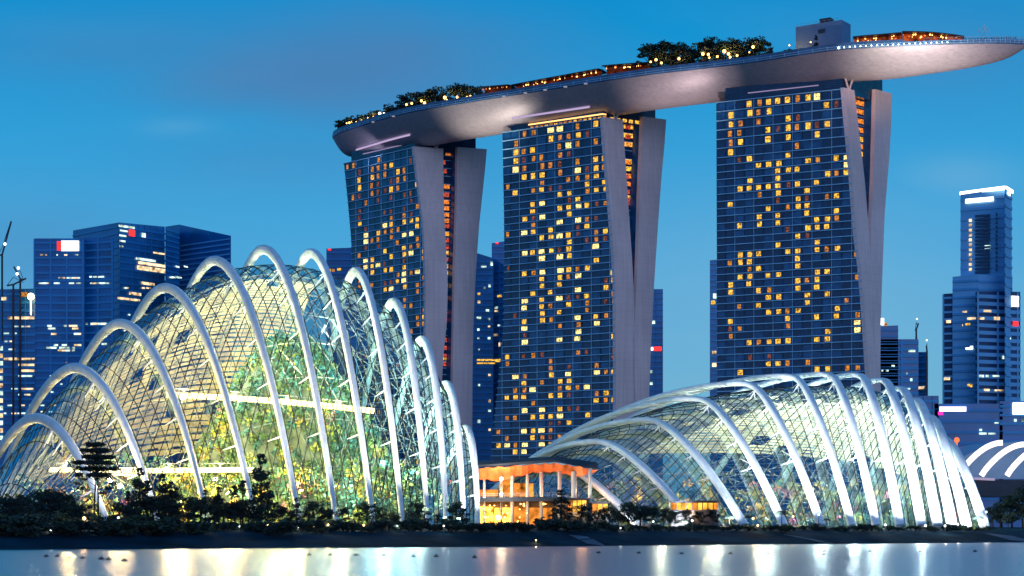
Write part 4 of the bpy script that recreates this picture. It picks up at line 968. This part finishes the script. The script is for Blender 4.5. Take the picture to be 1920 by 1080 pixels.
point('soffit_light', W(960,925,PD-3), 1700, (1.0,.50,.18), .8, pv); point('soffit_light', W(1040,930,PD-3), 1500, (1.0,.50,.18), .8, pv); point('soffit_light', W(1092,920,PD-3), 1500, (1.0,.52,.2), .8, pv); point('soffit_light', W(905,930,PD-4), 1800, (1.0,.45,.15), .8, pv)
M_amber = room_mat('amber_room', (1.0,.50,.06), 1.5, .5)
# yellow lit terrace rooms at the foot of the broad dome
for (x0, x1, y0, y1, D, lb) in ((1258,1347,943,956,419,'flat roofed kiosk with yellow glowing glass at the foot of the broad dome'),(1064,1100,938,960,421,'small yellow lit room right of the pavilion columns'),(1110,1140,945,962,420,'low amber lit room between the pavilion and the first rib')):
    a = W(x0,y1,D); b = W(x1,y0,D); root = empty('kiosk', ((a.x+b.x)/2, D, GZ), lb, 'kiosk', 'small lit buildings at the dome foot')
    mb = MB(); mb.box(((a.x+b.x)/2, D+3, (GZ-1+b.z)/2+.2), b.x-a.x, 6, b.z-GZ+1); mb.build('body', M_dark, root)
    n_ = max(2, int((x1-x0)/9)); g = (b.x-a.x)/n_
    for k in range(n_):
        mb = MB(); mb.quad((a.x+g*k+.1,D-.08,a.z), (a.x+g*(k+1)-.1,D-.08,a.z), (a.x+g*(k+1)-.1,D-.08,b.z), (a.x+g*k+.1,D-.08,b.z)); mb.build('window', M_amber if k % 4 else M_fire2, root)
    mb = MB(); mb.box(((a.x+b.x)/2, D+2.6, b.z+.35), b.x-a.x+1.4, 7.4, .3); mb.build('roof', M_roof, root)
    if x0 == 1292:
        for k in range(3): mb = MB(); mb.quad((a.x+4+k*1.1,D-.3,GZ+.3), (a.x+4.9+k*1.1,D-.3,GZ+.3), (a.x+4.9+k*1.1,D-.3,GZ+1.5), (a.x+4+k*1.1,D-.3,GZ+1.5)); mb.build('window', M_warmoff, root)
    point('kiosk_light', ((a.x+b.x)/2, D-2, GZ+2.5), 900, (1.0,.55,.18), .5, root)

# ------------------------------------------------------------------ trees : a few kinds, copied
M_bark = mat('bark', (.035,.028,.022), .9)
M_tl = [mat('tree_leaf_a', (.012,.034,.026), .8), mat('tree_leaf_b', (.007,.022,.020), .8), mat('tree_leaf_c', (.028,.055,.028), .8)]
def tree_proto(kind, seed, H):
    """returns (list of (name, object)) built round the origin"""
    rg = random.Random(seed); tr = MB(); cl = []; leaf = .34; dens = 60
    if kind == 'broad':
        dens = 95
        th = H*.38; top = (rg.uniform(-.05,.05)*H, rg.uniform(-.05,.05)*H, th); tr.tube([(0,0,-.6),(top[0]*.4,top[1]*.4,th*.5),top], [H*.028,H*.022,H*.018], 7)
        for k in range(18):
            a = rg.uniform(0, 6.28); r_ = H*rg.uniform(.06,.34); z = H*rg.uniform(.30,.92)*(1-.25*(r_/(H*.34))**2)
            c = (r_*math.cos(a), r_*math.sin(a), z); tr.tube([top, (c[0]*.6,c[1]*.6,(top[2]+z)/2+.2), c], [H*.012,H*.008,H*.004], 5)
            s_ = H*rg.uniform(.10,.19); cl.append((c, s_, s_, s_*rg.uniform(.55,.85), rg.choice([0,1,1,2]), rg.uniform(.7,1.3)))
    elif kind == 'conifer':
        tr.tube([(0,0,-.6),(0,0,H*.5),(.1,0,H*.97)], [H*.022,H*.014,H*.003], 7)
        for k in range(30):
            t = rg.uniform(.10,.99); r_ = H*.19*(1-t)**.75+H*.012; a = rg.uniform(0,6.28); rr_ = r_*rg.uniform(.25,1.0); z = H*t-rr_*.15
            c = (rr_*math.cos(a), rr_*math.sin(a), z); tr.tube([(0,0,z+.15), c], [H*.006,H*.002], 4); s_ = H*.05+r_*.28
            cl.append((c, s_, s_, s_*.5, rg.choice([0,1,1]), .8))
        dens = 50
    elif kind == 'tier':        # the tall tree with a flat layered crown on twin stems
        for dx in (-.35, .55): tr.tube([(dx,0,-.6),(dx*.8,0,H*.35),(dx*.3+.2,0,H*.62),(0,0,H*.9)], [.22,.18,.12,.05], 7)
        for k in range(120):
            t = rg.choice((.60,.68,.75,.82,.90,.97)); w = H*interp([(.60,.25),(.68,.27),(.75,.24),(.82,.19),(.90,.15),(.97,.09)], t)
            a = rg.uniform(0,6.28); r_ = w*rg.uniform(.15,1); z = H*t; c = (r_*math.cos(a)*1.05, r_*math.sin(a), z); tr.tube([(0,0,z-H*.06), c], [.07,.03], 4)
            cl.append((c, H*.06, H*.055, H*.026, rg.choice([0,1,1]), .9))
        for (x, z) in ((-4.2,.50),(-3.3,.44),(3.6,.50),(2.9,.44),(1.5,.38),(-2.4,.55),(2.6,.56)):
            tr.tube([(.2*(1 if x > 0 else -1),0,H*(z-.08)), (x,0,H*z)], [.08,.03], 4); cl.append(((x,0,H*z), H*.05,H*.04,H*.018, 1, .8))
        leaf = .38; dens = 60
    elif kind == 'shrub':
        for k in range(5):
            a = rg.uniform(0,6.28); tr.tube([(0,0,-.3),(H*.35*math.cos(a),H*.35*math.sin(a),H*.6)], [.06,.02], 4)
        for k in range(8):
            a = rg.uniform(0,6.28); r_ = H*rg.uniform(.1,.7); c = (r_*math.cos(a), r_*math.sin(a), H*rg.uniform(.25,.75)); s_ = H*rg.uniform(.25,.42); cl.append((c, s_, s_, s_*.7, rg.choice([0,1,1,2]), .8))
    elif kind == 'palm':
        tr.tube([(0,0,-.4),(.1,0,H*.5),(0,0,H*.85)], [.14,.11,.09], 7); lv = MB()
        for k in range(15):
            a = 6.28*k/15+rg.uniform(-.1,.1); pts = []
            for j in range(6):
                q = j/5; r_ = H*.42*q; pts.append(Vector((r_*math.cos(a), r_*math.sin(a), H*(.85+.22*q-.38*q*q))))
            for j in range(5):
                side = Vector((-math.sin(a), math.cos(a), 0))
                for m in range(3):
                    p = pts[j].lerp(pts[j+1], m/3)
                    for sg in (-1, 1):
                        e_ = p+side*sg*H*.09+Vector((math.cos(a)*.2,math.sin(a)*.2,-H*.05)); lv.quad(p, p+(pts[j+1]-pts[j])*.25, e_+(pts[j+1]-pts[j])*.15, e_)
        return tr, lv, None, None
    return tr, None, cl, (leaf, dens)
PROT = {}
def get_proto(kind, seed, H):
    key = (kind, seed)
    if key not in PROT:
        tr, lv, cl, ld = tree_proto(kind, seed, H)
        t = tr.build('trunk', M_bark); t0 = t.data
        if lv is not None: c = lv.build('crown', M_tl[0])
        else:
            V_, I_ = leafset(seed*7+1, cl, ld[1], ld[0]); c = leafmesh('crown', V_, I_, M_tl)
        PROT[key] = (t.data, c.data, H); bpy.data.objects.remove(t); bpy.data.objects.remove(c)
    return PROT[key]
KH = {'broad':8, 'conifer':11, 'tier':18.0, 'shrub':2.2, 'palm':5}
def plant(kind, name, px, D, H, seed, label, cat, group, z=None, x=None, y=None, rot=None, kx=1.0):
    td, cdta, h0 = get_proto(kind, seed, KH[kind]); p = G2(px, D) if x is None else Vector((x, y, 0))
    zz = (gz(p.x, p.y) if z is None else z); root = empty(name, (p.x,p.y,zz), label, cat, group)
    s_ = H/h0; root.scale = (s_*kx, s_*kx, s_); root.rotation_euler = (0, 0, rot if rot is not None else random.uniform(0, 6.28))
    for nm, d in (('trunk', td), ('crown', cdta)):
        o = link(bpy.data.objects.new(nm, d)); o.parent = root
    return root
feet = [(203,'first rib of the tall dome'),(297,'second rib of the tall dome'),(392,'third rib of the tall dome'),(480,'fourth rib of the tall dome'),(562,'fifth rib of the tall dome'),(631,'sixth rib of the tall dome'),(700,'seventh rib of the tall dome'),
        (755,'eighth rib of the tall dome'),(802,'ninth rib of the tall dome'),(837,'tenth rib of the tall dome'),(869,'second last rib of the tall dome'),(896,'last rib of the tall dome'),(960,'lit left end of the pavilion'),(1050,'right half of the pavilion'),(1120,'right corner of the pavilion'),
        (1197,'first rib of the broad dome'),(1303,'second rib of the broad dome'),(1396,'third rib of the broad dome'),(1470,'fourth rib of the broad dome'),(1540,'fifth rib of the broad dome'),(1597,'sixth rib of the broad dome'),(1643,'seventh rib of the broad dome'),(1687,'eighth rib of the broad dome'),
        (1728,'ninth rib of the broad dome'),(1765,'tenth rib of the broad dome'),(1812,'glaring last ribs of the broad dome'),(1850,'right foot of the broad dome'),(1885,'vaulted hall at far right'),(1930,'right edge of the picture'),(10,'left edge of the tall dome')]
used = {}
def where(px, what):
    n, f_ = min(feet, key=lambda q: abs(q[0]-px)); d = px-n
    rel = 'in front of the' if abs(d) < 12 else ('just left of the' if d < 0 else 'just right of the')
    key = (what, rel, f_); used[key] = used.get(key, 0)+1; k = used[key]
    s = '%s %s %s' % (what, rel, f_)
    return s, k
SZ = {'broad':['dark rounded tree','smaller dark rounded tree','third dark rounded tree','lowest dark rounded tree','fifth rounded tree','sixth rounded tree','seventh rounded tree','eighth rounded tree','ninth rounded tree'], 'conifer':['dark pointed conifer','second dark conifer','third dark conifer','fourth dark conifer','fifth dark conifer','sixth dark conifer'],
      'shrub':['low dark bush','another low bush','third low bush','fourth low bush','fifth low bush','sixth low bush','seventh low bush'], 'palm':['small dark palm','second small palm','third small palm']}
def bank(kind, px, D, H, seed, kx=1.0):
    name = {'broad':'tree','conifer':'conifer','shrub':'bush','palm':'palm'}[kind]
    n, f_ = min(feet, key=lambda q: abs(q[0]-px)); d = px-n; rel = 'in front of the' if abs(d) < 12 else ('just left of the' if d < 0 else 'just right of the')
    key = (kind, rel, f_); k = used.get(key, 0); used[key] = k+1; w = SZ[kind][min(k, len(SZ[kind])-1)]
    return plant(kind, name, px, D, H, seed, '%s %s %s' % (w, rel, f_), {'broad':'tree','conifer':'tree','shrub':'bush','palm':'palm'}[kind], {'shrub':'low bushes along the bank','palm':'small palms at the foot of the broad dome'}.get(kind, 'dark trees along the bank'), kx=kx)
plant('tier', 'layered_tree', 180, 335, 14.2, 1, 'tall tree with flat layered crown on thin twin stems, before the tall dome', 'tree', None, rot=.2)
T = random.Random(4)
for (px, top, D) in ((-6,922,303),(26,918,312),(50,926,316),(75,915,322),(102,918,326),(128,926,328),(150,935,330),(225,942,336),(250,935,340),(290,928,342),(330,925,345),(365,930,347),(392,930,350),(418,928,352),(466,935,354),(515,935,356),(570,948,358),(642,950,360),(715,950,366),(735,955,368),(795,952,372),(870,955,376),(1090,945,392),(1160,948,400),(1245,952,408),(1285,955,410),(1312,958,412),(1338,955,413),(12,930,300),(40,950,305),(62,938,310),(88,922,318),(118,930,322),(140,948,318),(212,962,330),(236,955,335),(318,938,338),(352,950,340),(376,935,342),(404,945,342),(428,938,345),(452,925,345),(530,950,350),(546,958,350),
                     (590,938,352),(612,945,354),(688,942,356),(775,940,365),(820,965,368),(852,940,372),(1142,950,392),(1200,935,396),(1224,948,396),(1178,940,395),(1265,958,402),(1120,958,388),(1875,938,520),(1898,925,525),(1918,915,520),(1862,948,515),(1890,950,500),(1935,905,530)):
    H = (997-top)*D/F+2.3-gz((px-960)*D/F, D)+.3
    bank('broad', px, D, H, T.choice((2,3,4)), T.uniform(1.0,1.25))
for (px, top, D) in ((262,878,338),(305,890,338),(490,852,345),(502,905,348),(1052,920,388),(1068,945,388),(475,925,344),(1040,945,386),(276,905,340),(410,915,342),(440,915,343),(322,905,342),(385,920,344),(240,925,339),(455,905,345),(556,935,352),(330,918,340)):
    H = (997-top)*D/F+2.3-gz((px-960)*D/F, D)+.3
    bank('conifer', px, D, H, T.choice((5,6)), 1.15 if px != 1052 else 1.7)
def inland(px, d):
    y = 300.0
    for _ in range(40): y = .5*y+.5*(shore_d((px-960)*y/F)+d)
    return y
for k in range(96):
    px = -5+k*12.2+T.uniform(-5,5); bank('shrub', px, inland(px, interp([(0,15),(400,17),(1150,22)], px)+T.uniform(-3,9)), T.uniform(1.0,2.5)*(1.1 if px < 320 else .9), T.choice((7,8,9)), T.uniform(1.2,1.8))
for k in range(46):
    px = 1150+k*15.6+T.uniform(-5,5); bank('shrub', px, inland(px, interp([(1150,22),(1500,20),(1900,22)], px)+T.uniform(-2,6)), T.uniform(.8,1.7), T.choice((7,8,9)), T.uniform(1.2,1.9))
for px, D, H in ((1466,424,4.2),(1834,452,3.6),(1405,421,3.0),(1432,422,2.6),(1550,432,2.4),(1368,418,2.8)): bank('palm', px, D, H, 10)

# ------------------------------------------------------------------ lamps along the bank
M_l1 = emat('bank_lamp_white', (.95,1.0,.95), 6); M_l2 = emat('bank_lamp_warm', (1.0,.62,.22), 8); M_l3 = emat('bank_lamp_green', (.6,1.0,.55), 3.5)
bl = [(110,981,'w',.2),(95,995,'w',.3),(130,990,'w',.18),(158,972,'o',.55),(168,974,'o',.7),(222,971,'w',.4),(245,970,'g',.3),(242,987,'g',.3),(347,989,'o',.32),(387,989,'w',.28),(449,987,'w',.25),(473,989,'w',.3),(503,985,'o',.4),(531,985,'o',.35),(545,984,'g',.5),(560,988,'w',.3),
      (590,986,'o',.45),(615,984,'o',.35),(660,985,'w',.25),(682,985,'o',.35),(726,984,'o',.35),(745,986,'w',.25),(832,986,'w',.3),(1163,990,'w',.35),(1005,1013,'o',.25),(1298,976,'w',.4),(1412,972,'o',.5),(1421,985,'o',.4),(1487,968,'o',.4),(1660,984,'w',.45),(1735,986,'w',.6),(1772,986,'w',.5),(1796,983,'w',.5),(1849,960,'w',.5),(1535,965,'w',.4),(1225,978,'w',.3)]
bu = {}
for (px, py, k, r_) in bl:
    D = interp([(0,300),(300,330),(600,348),(900,368),(1150,392),(1500,430),(1900,452)], px); n, f_ = min(feet, key=lambda q: abs(q[0]-px)); c_ = {'w':'white','o':'warm yellow','g':'greenish'}[k]
    key = (c_, f_); j = bu.get(key, 0); bu[key] = j+1
    lb = '%s%s ground lamp near the %s' % (('small ', 'second ', 'third ')[min(j, 2)], c_, f_)
    D = inland(px, T.uniform(16, 27))
    if px == 1005: D = inland(px, 4)
    lamp(px, py, D, r_*.42, {'w':M_l1,'o':M_l2,'g':M_l3}[k], lb, 220 if r_ > .42 else 60, {'w':(.95,1,.95),'o':(1,.65,.3),'g':(.6,1,.6)}[k], True, 'small lamps along the bank')

# ------------------------------------------------------------------ dark floats on the water
M_float = mat('float', (.01,.012,.018), .5); fb = None
fl = [(87,1044),(108,1044),(132,1046),(155,1047),(190,1049),(204,1050),(233,1052),(580,1041),(620,1041.5),(668,1041.5),(720,1042),(775,1044),(818,1044),(890,1046),(1122,1037),(1198,1037.5),(1278,1039),(1370,1039),(1441,1039),(1545,1040),(1546,1034),(1632,1034),(1726,1034.5),(1828,1034.5)]
for k, (px, py) in enumerate(fl):
    D = (CH)*F/(py-HOR); p = G2(px, D); n, f_ = min(feet, key=lambda q: abs(q[0]-px)); side = 'left' if px < n else 'right'
    if fb is None:
        mb = MB(); mb.ball((0,0,.03), .26, 10, 6, rz=.14); mb.tube([(0,0,.1),(0,0,.26)], [.07,.05], 6); o = mb.build('float', M_float, smooth=True); fb = o; o.location = (p.x,p.y,0)
    else: o = link(fb.copy()); o.location = (p.x,p.y,0)
    lb = 'small dark float on the water, %s from the left in its row' % ('first second third fourth fifth sixth seventh eighth ninth tenth eleventh twelfth thirteenth fourteenth fifteenth sixteenth seventeenth eighteenth nineteenth twentieth twenty-first twenty-second twenty-third last'.split()[k])
    tag(o, lb, 'float', 'small dark floats on the water'); o.rotation_euler = (0,0,k)

# ------------------------------------------------------------------ what stands on the roof park
def roofz(px, q): return deckpt(px, q)
names = []
def rtree(kind, px, H, q, label, grp, seed, kx=1.15):
    p = deckpt(px, q); plant(kind, 'roof_tree', 0, 0, H, seed, label, 'tree', grp, z=p.z-.2, x=p.x, y=p.y, kx=kx)
r5 = random.Random(9)
cl1 = [(762,175),(777,168),(792,162),(806,166),(822,160),(836,163),(852,153),(866,156),(880,151),(893,158)]
for k, (px, top) in enumerate(cl1):
    p = deckpt(px, -.45); H = (HOR-top)*p.y/F+CH-p.z; rtree('broad', px, max(3.5, H), -.45, 'roof park tree %s from the left in the left hand grove' % ORD[k], 'left hand grove on the roof park', 2+k % 3, 1.3)
for k, (px, top) in enumerate(((646,226),(655,220),(664,218),(672,216),(690,212),(708,208),(722,198),(735,196),(748,192))):
    p = deckpt(px, -.5); H = (HOR-top)*p.y/F+CH-p.z; plant('shrub', 'roof_bush', 0,0, max(1.8,H), 7+k % 3, 'clipped bush %s from the left on the blunt left end of the roof park' % ORD[k], 'bush', 'bushes on the left end of the roof park', z=p.z-.1, x=p.x, y=p.y, kx=1.1)
cl2 = [(1220,76),(1236,72),(1252,80),(1268,78),(1283,82),(1300,80),(1320,74),(1338,66),(1352,64),(1368,68),(1384,76),(1398,66),(1412,64),(1424,72)]
for k, (px, top) in enumerate(cl2):
    p = deckpt(px, -.4); H = (HOR-top)*p.y/F+CH-p.z; rtree('broad', px, max(4, H), -.4, 'roof park tree %s from the left in the right hand grove' % ORD[k], 'right hand grove on the roof park', 2+k % 3, 1.25)
rtree('conifer', 1444, 8.4, -.4, 'pointed tree on the roof park between the right hand grove and the grey box', 'right hand grove on the roof park', 5, 1.5)
rtree('broad', 1478, 5.0, -.4, 'amber lit round tree just left of the grey box on the roof park', 'right hand grove on the roof park', 3, 1.2)
rtree('conifer', 1530, 7.0, -.7, 'dark narrow tree in front of the grey box on the roof park', 'right hand grove on the roof park', 6, 1.3)
for k in range(14):
    px = 648+k*18; p = deckpt(px, -.72); plant('shrub', 'roof_hedge', 0,0, 2.0, 7+k % 3, 'low hedge clump %s from the left under the left hand grove' % ORD[k], 'hedge', 'hedge clumps under the left hand grove', z=p.z-.1, x=p.x, y=p.y, kx=2.2)
for k in range(9):
    px = 1232+k*30; p = deckpt(px, -.75); plant('shrub', 'roof_hedge', 0,0, 2.2, 7+k % 3, 'low hedge clump %s from the left under the right hand grove' % ORD[k], 'hedge', 'hedge clumps under the right hand grove', z=p.z-.1, x=p.x, y=p.y, kx=2.4)
def rlamp(px, py, r_, mt, k, grp, what, watts=0, q=-.8):
    p = deckpt(px, q); z = CH+(HOR-py)*p.y/F; root = empty('lamp', (p.x,p.y,p.z-.3), '%s lamp %s from the left %s' % (what, ORD[k] if k < 16 else str(k), grp[0]), 'lamp', grp[1])
    mb = MB(); mb.ball((p.x,p.y,z), r_*1.0, 7, 5); mb.build('globe', mt, root); mb = MB(); mb.tube([(p.x,p.y,min(p.z-.3, z-.3)),(p.x,p.y,z)], [.08,.05], 5); mb.build('post', M_dark, root)
    if watts: point('lamp_light', (p.x,p.y,z)-Vector((0,r_+.3,-.2)) if False else Vector((p.x,p.y-r_-.3,z+.2)), watts*1.8, (1.0,.55,.2), r_, root)
g1 = ('in the left hand grove of the roof park', 'lamps in the left hand grove'); g2 = ('in the right hand grove of the roof park', 'lamps in the right hand grove'); g0 = ('on the blunt left end of the roof park', 'lamps on the left end of the roof park')
for k, (px, py, r_) in enumerate(((650,231,.35),(655,230,.5),(660,228,.4),(668,229,.4),(678,226,.4),(690,222,.45),(700,219,.4),(712,213,.8),(720,213,.6))): rlamp(px, py, r_, M_warmlamp if k < 7 else M_sign, k, g0, 'glowing', 450 if k in (1,4,6,7) else 0)
for k, (px, py, r_) in enumerate(((762,196,.55),(772,194,.55),(790,189,.6),(796,193,.7),(803,197,.6),(822,194,.4),(834,183,.8),(838,188,.5),(857,182,.55),(862,186,.5),(876,183,.7),(882,180,.4))): rlamp(px, py, r_, M_warmlamp, k, g1, 'amber', 700 if k in (2,6,8,10) else 0)
for k, (px, py, r_) in enumerate(((1220,116,.45),(1230,112,.6),(1240,118,.5),(1273,110,.6),(1318,101,.7),(1328,102,.6),(1330,108,.4),(1345,106,.5),(1358,96,.8),(1366,101,.65),(1369,107,.5),(1382,104,.5),(1405,98,.3),(1412,88,.65),(1480,85,.3),(1520,79,.3))): rlamp(px, py, r_, M_warmlamp, k, g2, 'amber', 1100 if k in (1,3,4,8,9,13) else 0)
p = deckpt(1490, -.5); point('lamp_light', (p.x-1,p.y-3,p.z+2), 1500, (1.0,.5,.15), .5, park)
rlamp(916, 186, .75, M_sign, 0, ('just right of the left hand grove', 'x'), 'square white')
for k in range(24):
    px = 905+k*22.5+r5.uniform(-6,6)
    if 1215 < px < 1440: px += 225
    p = deckpt(px, -.8); plant('shrub', 'roof_planter', 0,0, r5.uniform(1.0,1.8), 7+k % 3, 'planter clump %s along the roof park rail, counted from the left' % (ORD+['seventeen','eighteen','nineteen','twenty','twenty one','twenty two','twenty three','twenty four'])[k], 'planter', 'planter clumps along the near rail', z=p.z-.3, x=p.x, y=p.y, kx=1.8)
# long low pavilions with lit undersides
def rpav(x0, x1, top, q, hh, label, nl, mt, seed, bowed=0.0):
    a, b = deckpt(x0, q), deckpt(x1, q); c = (a+b)/2; root = empty('roof_pavilion', (c.x,c.y,ZR+2), label, 'pavilion'); r_ = random.Random(seed)
    n_ = 8; tz = [CH+(HOR-(top[0]+(top[1]-top[0])*k/n_))*a.lerp(b, k/n_).y/F+bowed*math.sin(math.pi*k/n_) for k in range(n_+1)]
    t = (b-a).normalized(); nn = Vector((-t.y, t.x, 0)); m = MB(); g = []
    for k in range(n_+1):
        p = deckpt(x0+(x1-x0)*k/n_, q); g.append([Vector((p.x,p.y,tz[k]-.4))-nn*1.6, Vector((p.x,p.y,tz[k])), Vector((p.x,p.y,tz[k]+.15))+nn*4, Vector((p.x,p.y,tz[k]-.5))+nn*8])
    m.grid(g)
    for u, v in zip(g, g[1:]): m.quad(u[0]-Vector((0,0,.35)), v[0]-Vector((0,0,.35)), v[0], u[0]); m.quad(u[0]-Vector((0,0,.35)), u[3]-Vector((0,0,.35)), v[3]-Vector((0,0,.35)), v[0]-Vector((0,0,.35)))
    m.build('roof', M_dark, root); m = MB(); w = MB()
    for k in range(n_):
        p0 = deckpt(x0+(x1-x0)*k/n_, q)+nn*2.6; p1 = deckpt(x0+(x1-x0)*(k+1)/n_, q)+nn*2.6
        w.quad((p0.x,p0.y,ZR+1), (p1.x,p1.y,ZR+1), (p1.x,p1.y,tz[k+1]-.5), (p0.x,p0.y,tz[k]-.5)); m.bar((g[k][0].x,g[k][0].y,ZR+1), (g[k][0].x,g[k][0].y,tz[k]-.5), .18)
    w.build('lit_wall', mt, root); m.build('posts', M_dark, root)
    for k in range(nl):
        t_ = r_.random(); p = deckpt(x0+(x1-x0)*t_, q)+nn*1.2; z = tz[int(t_*n_)]-r_.uniform(1.0, max(1.1,hh)); mb = MB(); mb.ball((p.x,p.y,z), r_.uniform(.14,.34), 6, 4); mb.build('bulb', r_.choice([M_warmlamp, M_orglamp, M_warmlamp]), root)
    return root
M_rw = room_mat('dim_red_interior', (1.0,.16,.04), .09, .35); M_rw2 = room_mat('red_lit_restaurant', (1.0,.15,.03), .38, .3)
rpav(902, 952, (162,158), -.75, 1.2, 'low red lit bar with a dark roof just right of the left hand grove', 9, M_rw, 1)
rpav(962, 1122, (158,128), -.72, 1.6, 'long low dark roofed pavilion along the middle of the roof park', 26, M_rw, 2)
rpav(1132, 1212, (122,116), -.72, 1.8, 'short dark pavilion with small orange lights, left of the right hand grove', 14, M_rw, 3)
rpav(1600, 1690, (68,60), -.55, 2.4, 'red lit restaurant front just right of the grey box on the roof park', 16, M_rw2, 4)
rpav(1692, 1808, (58,67), -.45, 2.6, 'brightest red and orange restaurant under a bowed roof on the right end', 26, M_rw2, 5, .6)
# the grey box
a, b = deckpt(1492, -.35), deckpt(1578, -.35); t = (b-a).normalized(); nn = Vector((-t.y,t.x,0)); c = a; root = empty('lift_housing', (c.x,c.y,ZR+2), 'plain blue grey box building standing on the roof park', 'building')
za, zb_ = CH+(HOR-50)*a.y/F, CH+(HOR-39)*b.y/F; mb = MB(); q = [a, b, b+nn*9.5, a+nn*9.5]; zt = [za+1.2]*4
mb.prism(q, ZR, (za+zb_)/2+.2); mb.build('block', mat('box_cladding', (.12,.22,.38), .6, noise=(.2,.08)), root)
mb = MB(); m_ = a.lerp(b, .52); mb.prism([m_, m_+t*5, m_+t*5+nn*4, m_+nn*4], (za+zb_)/2+.3, (za+zb_)/2+2.0); mb.build('plant_box', M_dark, root)
mb = MB(); m_ = a.lerp(b, .5)-nn*.1; mb.prism([m_, m_+t*3, m_+t*3-nn*.2, m_-nn*.2], (za+zb_)/2-4.2, (za+zb_)/2-2.6); mb.build('louvre', M_dark, root)
mb = MB()
for k in range(12): p0 = a.lerp(b, k/11); mb.bar((p0.x,p0.y,(za+zb_)/2+.1), (p0.x,p0.y,(za+zb_)/2+1.1), .08)
mb.bar((a.x,a.y,(za+zb_)/2+1.1), (b.x,b.y,(za+zb_)/2+1.1), .08); mb.build('railing', M_steel, root)
# observation deck: railing posts, mast
p = deckpt(1845, 0); root = empty('flag_mast', (p.x,p.y,ZR+1), 'white lattice mast with crossed arms on the tip of the roof park', 'mast'); z1 = CH+(HOR-45)*p.y/F
mb = MB(); mb.bar((p.x,p.y,ZR+.5), (p.x,p.y,z1), .22); mb.build('pole', M_white, root); mb = MB(); zc = CH+(HOR-57)*p.y/F
for dx, dz in ((2.4,.5),(2.0,-.7),(1.1,1.3)): mb.bar((p.x-dx,p.y,zc+dz), (p.x+dx,p.y,zc+dz), .14)
for s_ in (-1,1): mb.bar((p.x,p.y,zc+2), (p.x+2.4*s_,p.y,zc-.4), .1); mb.bar((p.x+2.2*s_,p.y,zc-.8), (p.x+2.2*s_,p.y,zc+.6), .2)
mb.build('arms', M_white, root)
mb = MB(); i0 = len(ST)-20
for i in range(i0, len(ST)-1):
    c, t, n, w, _ = station(i)
    c2, t2, n2, w2, _ = station(i+1)
    for k in range(4):
        u = c.lerp(c2, k/4); ww = w+(w2-w)*k/4; p = u-n*(ww-.6); mb.bar((p.x,p.y,ZR+1.8), (p.x,p.y,ZR+3.3), .09)
    a, b = c-n*(w-.6), c2-n2*(w2-.6); mb.bar((a.x,a.y,ZR+3.3), (b.x,b.y,ZR+3.3), .08)
mb.build('deck_railing', M_steel, park)
# visitors on the observation deck, far away and tiny
def person_mesh(seed):
    r_ = random.Random(seed); mb = MB(); s_ = r_.uniform(.95,1.06); st_ = r_.uniform(.05,.14)
    for sg in (-1, 1):
        mb.tube([(sg*st_,0,.02),(sg*.10,.02,.48*s_),(sg*.09,0,.92*s_)], [.055,.065,.09], 6)
        mb.tube([(sg*.20,0,1.42*s_),(sg*.27,.04,1.12*s_),(sg*.24,-.12,.90*s_)], [.055,.045,.035], 6)
    mb.tube([(0,0,.86*s_),(0,0,1.10*s_),(0,0,1.36*s_),(0,0,1.47*s_),(0,0,1.53*s_)], [.15,.14,.20,.14,.06], 8)
    mb.ball((0,-.01,1.66*s_), .105, 8, 6, rz=.13); return mb
M_cloth = [mat('dark_clothes', (.03,.03,.05), .8), mat('light_clothes', (.20,.20,.24), .8)]
pm = [person_mesh(k).build('person', M_cloth[k % 2], smooth=True) for k in range(3)]
for k in range(22):
    px = 1812+k*4.4+random.uniform(-1.2,1.2); p = deckpt(px, -.62)
    o = pm[k] if k < 3 else link(pm[k % 3].copy()); o.location = (p.x, p.y, ZR+1.75); o.rotation_euler = (0,0,random.uniform(-1,1)); o.scale = (1.25,1.25,1.25) if False else (1,1,1)
    tag(o, 'tiny distant visitor standing at the rail on the tip of the roof park', 'person', 'visitors at the rail of the roof park')
mb = MB(); rr1b = []
for i in range(len(ST)):
    c, t, n, w, _ = station(i); rr1b.append([Vector(((c-n*(w-.3)).x,(c-n*(w-.3)).y,ZR+1.72)), Vector(((c+n*(w-.3)).x,(c+n*(w-.3)).y,ZR+1.72))])
mb.grid(rr1b); mb.build('deck', M_dark, park)
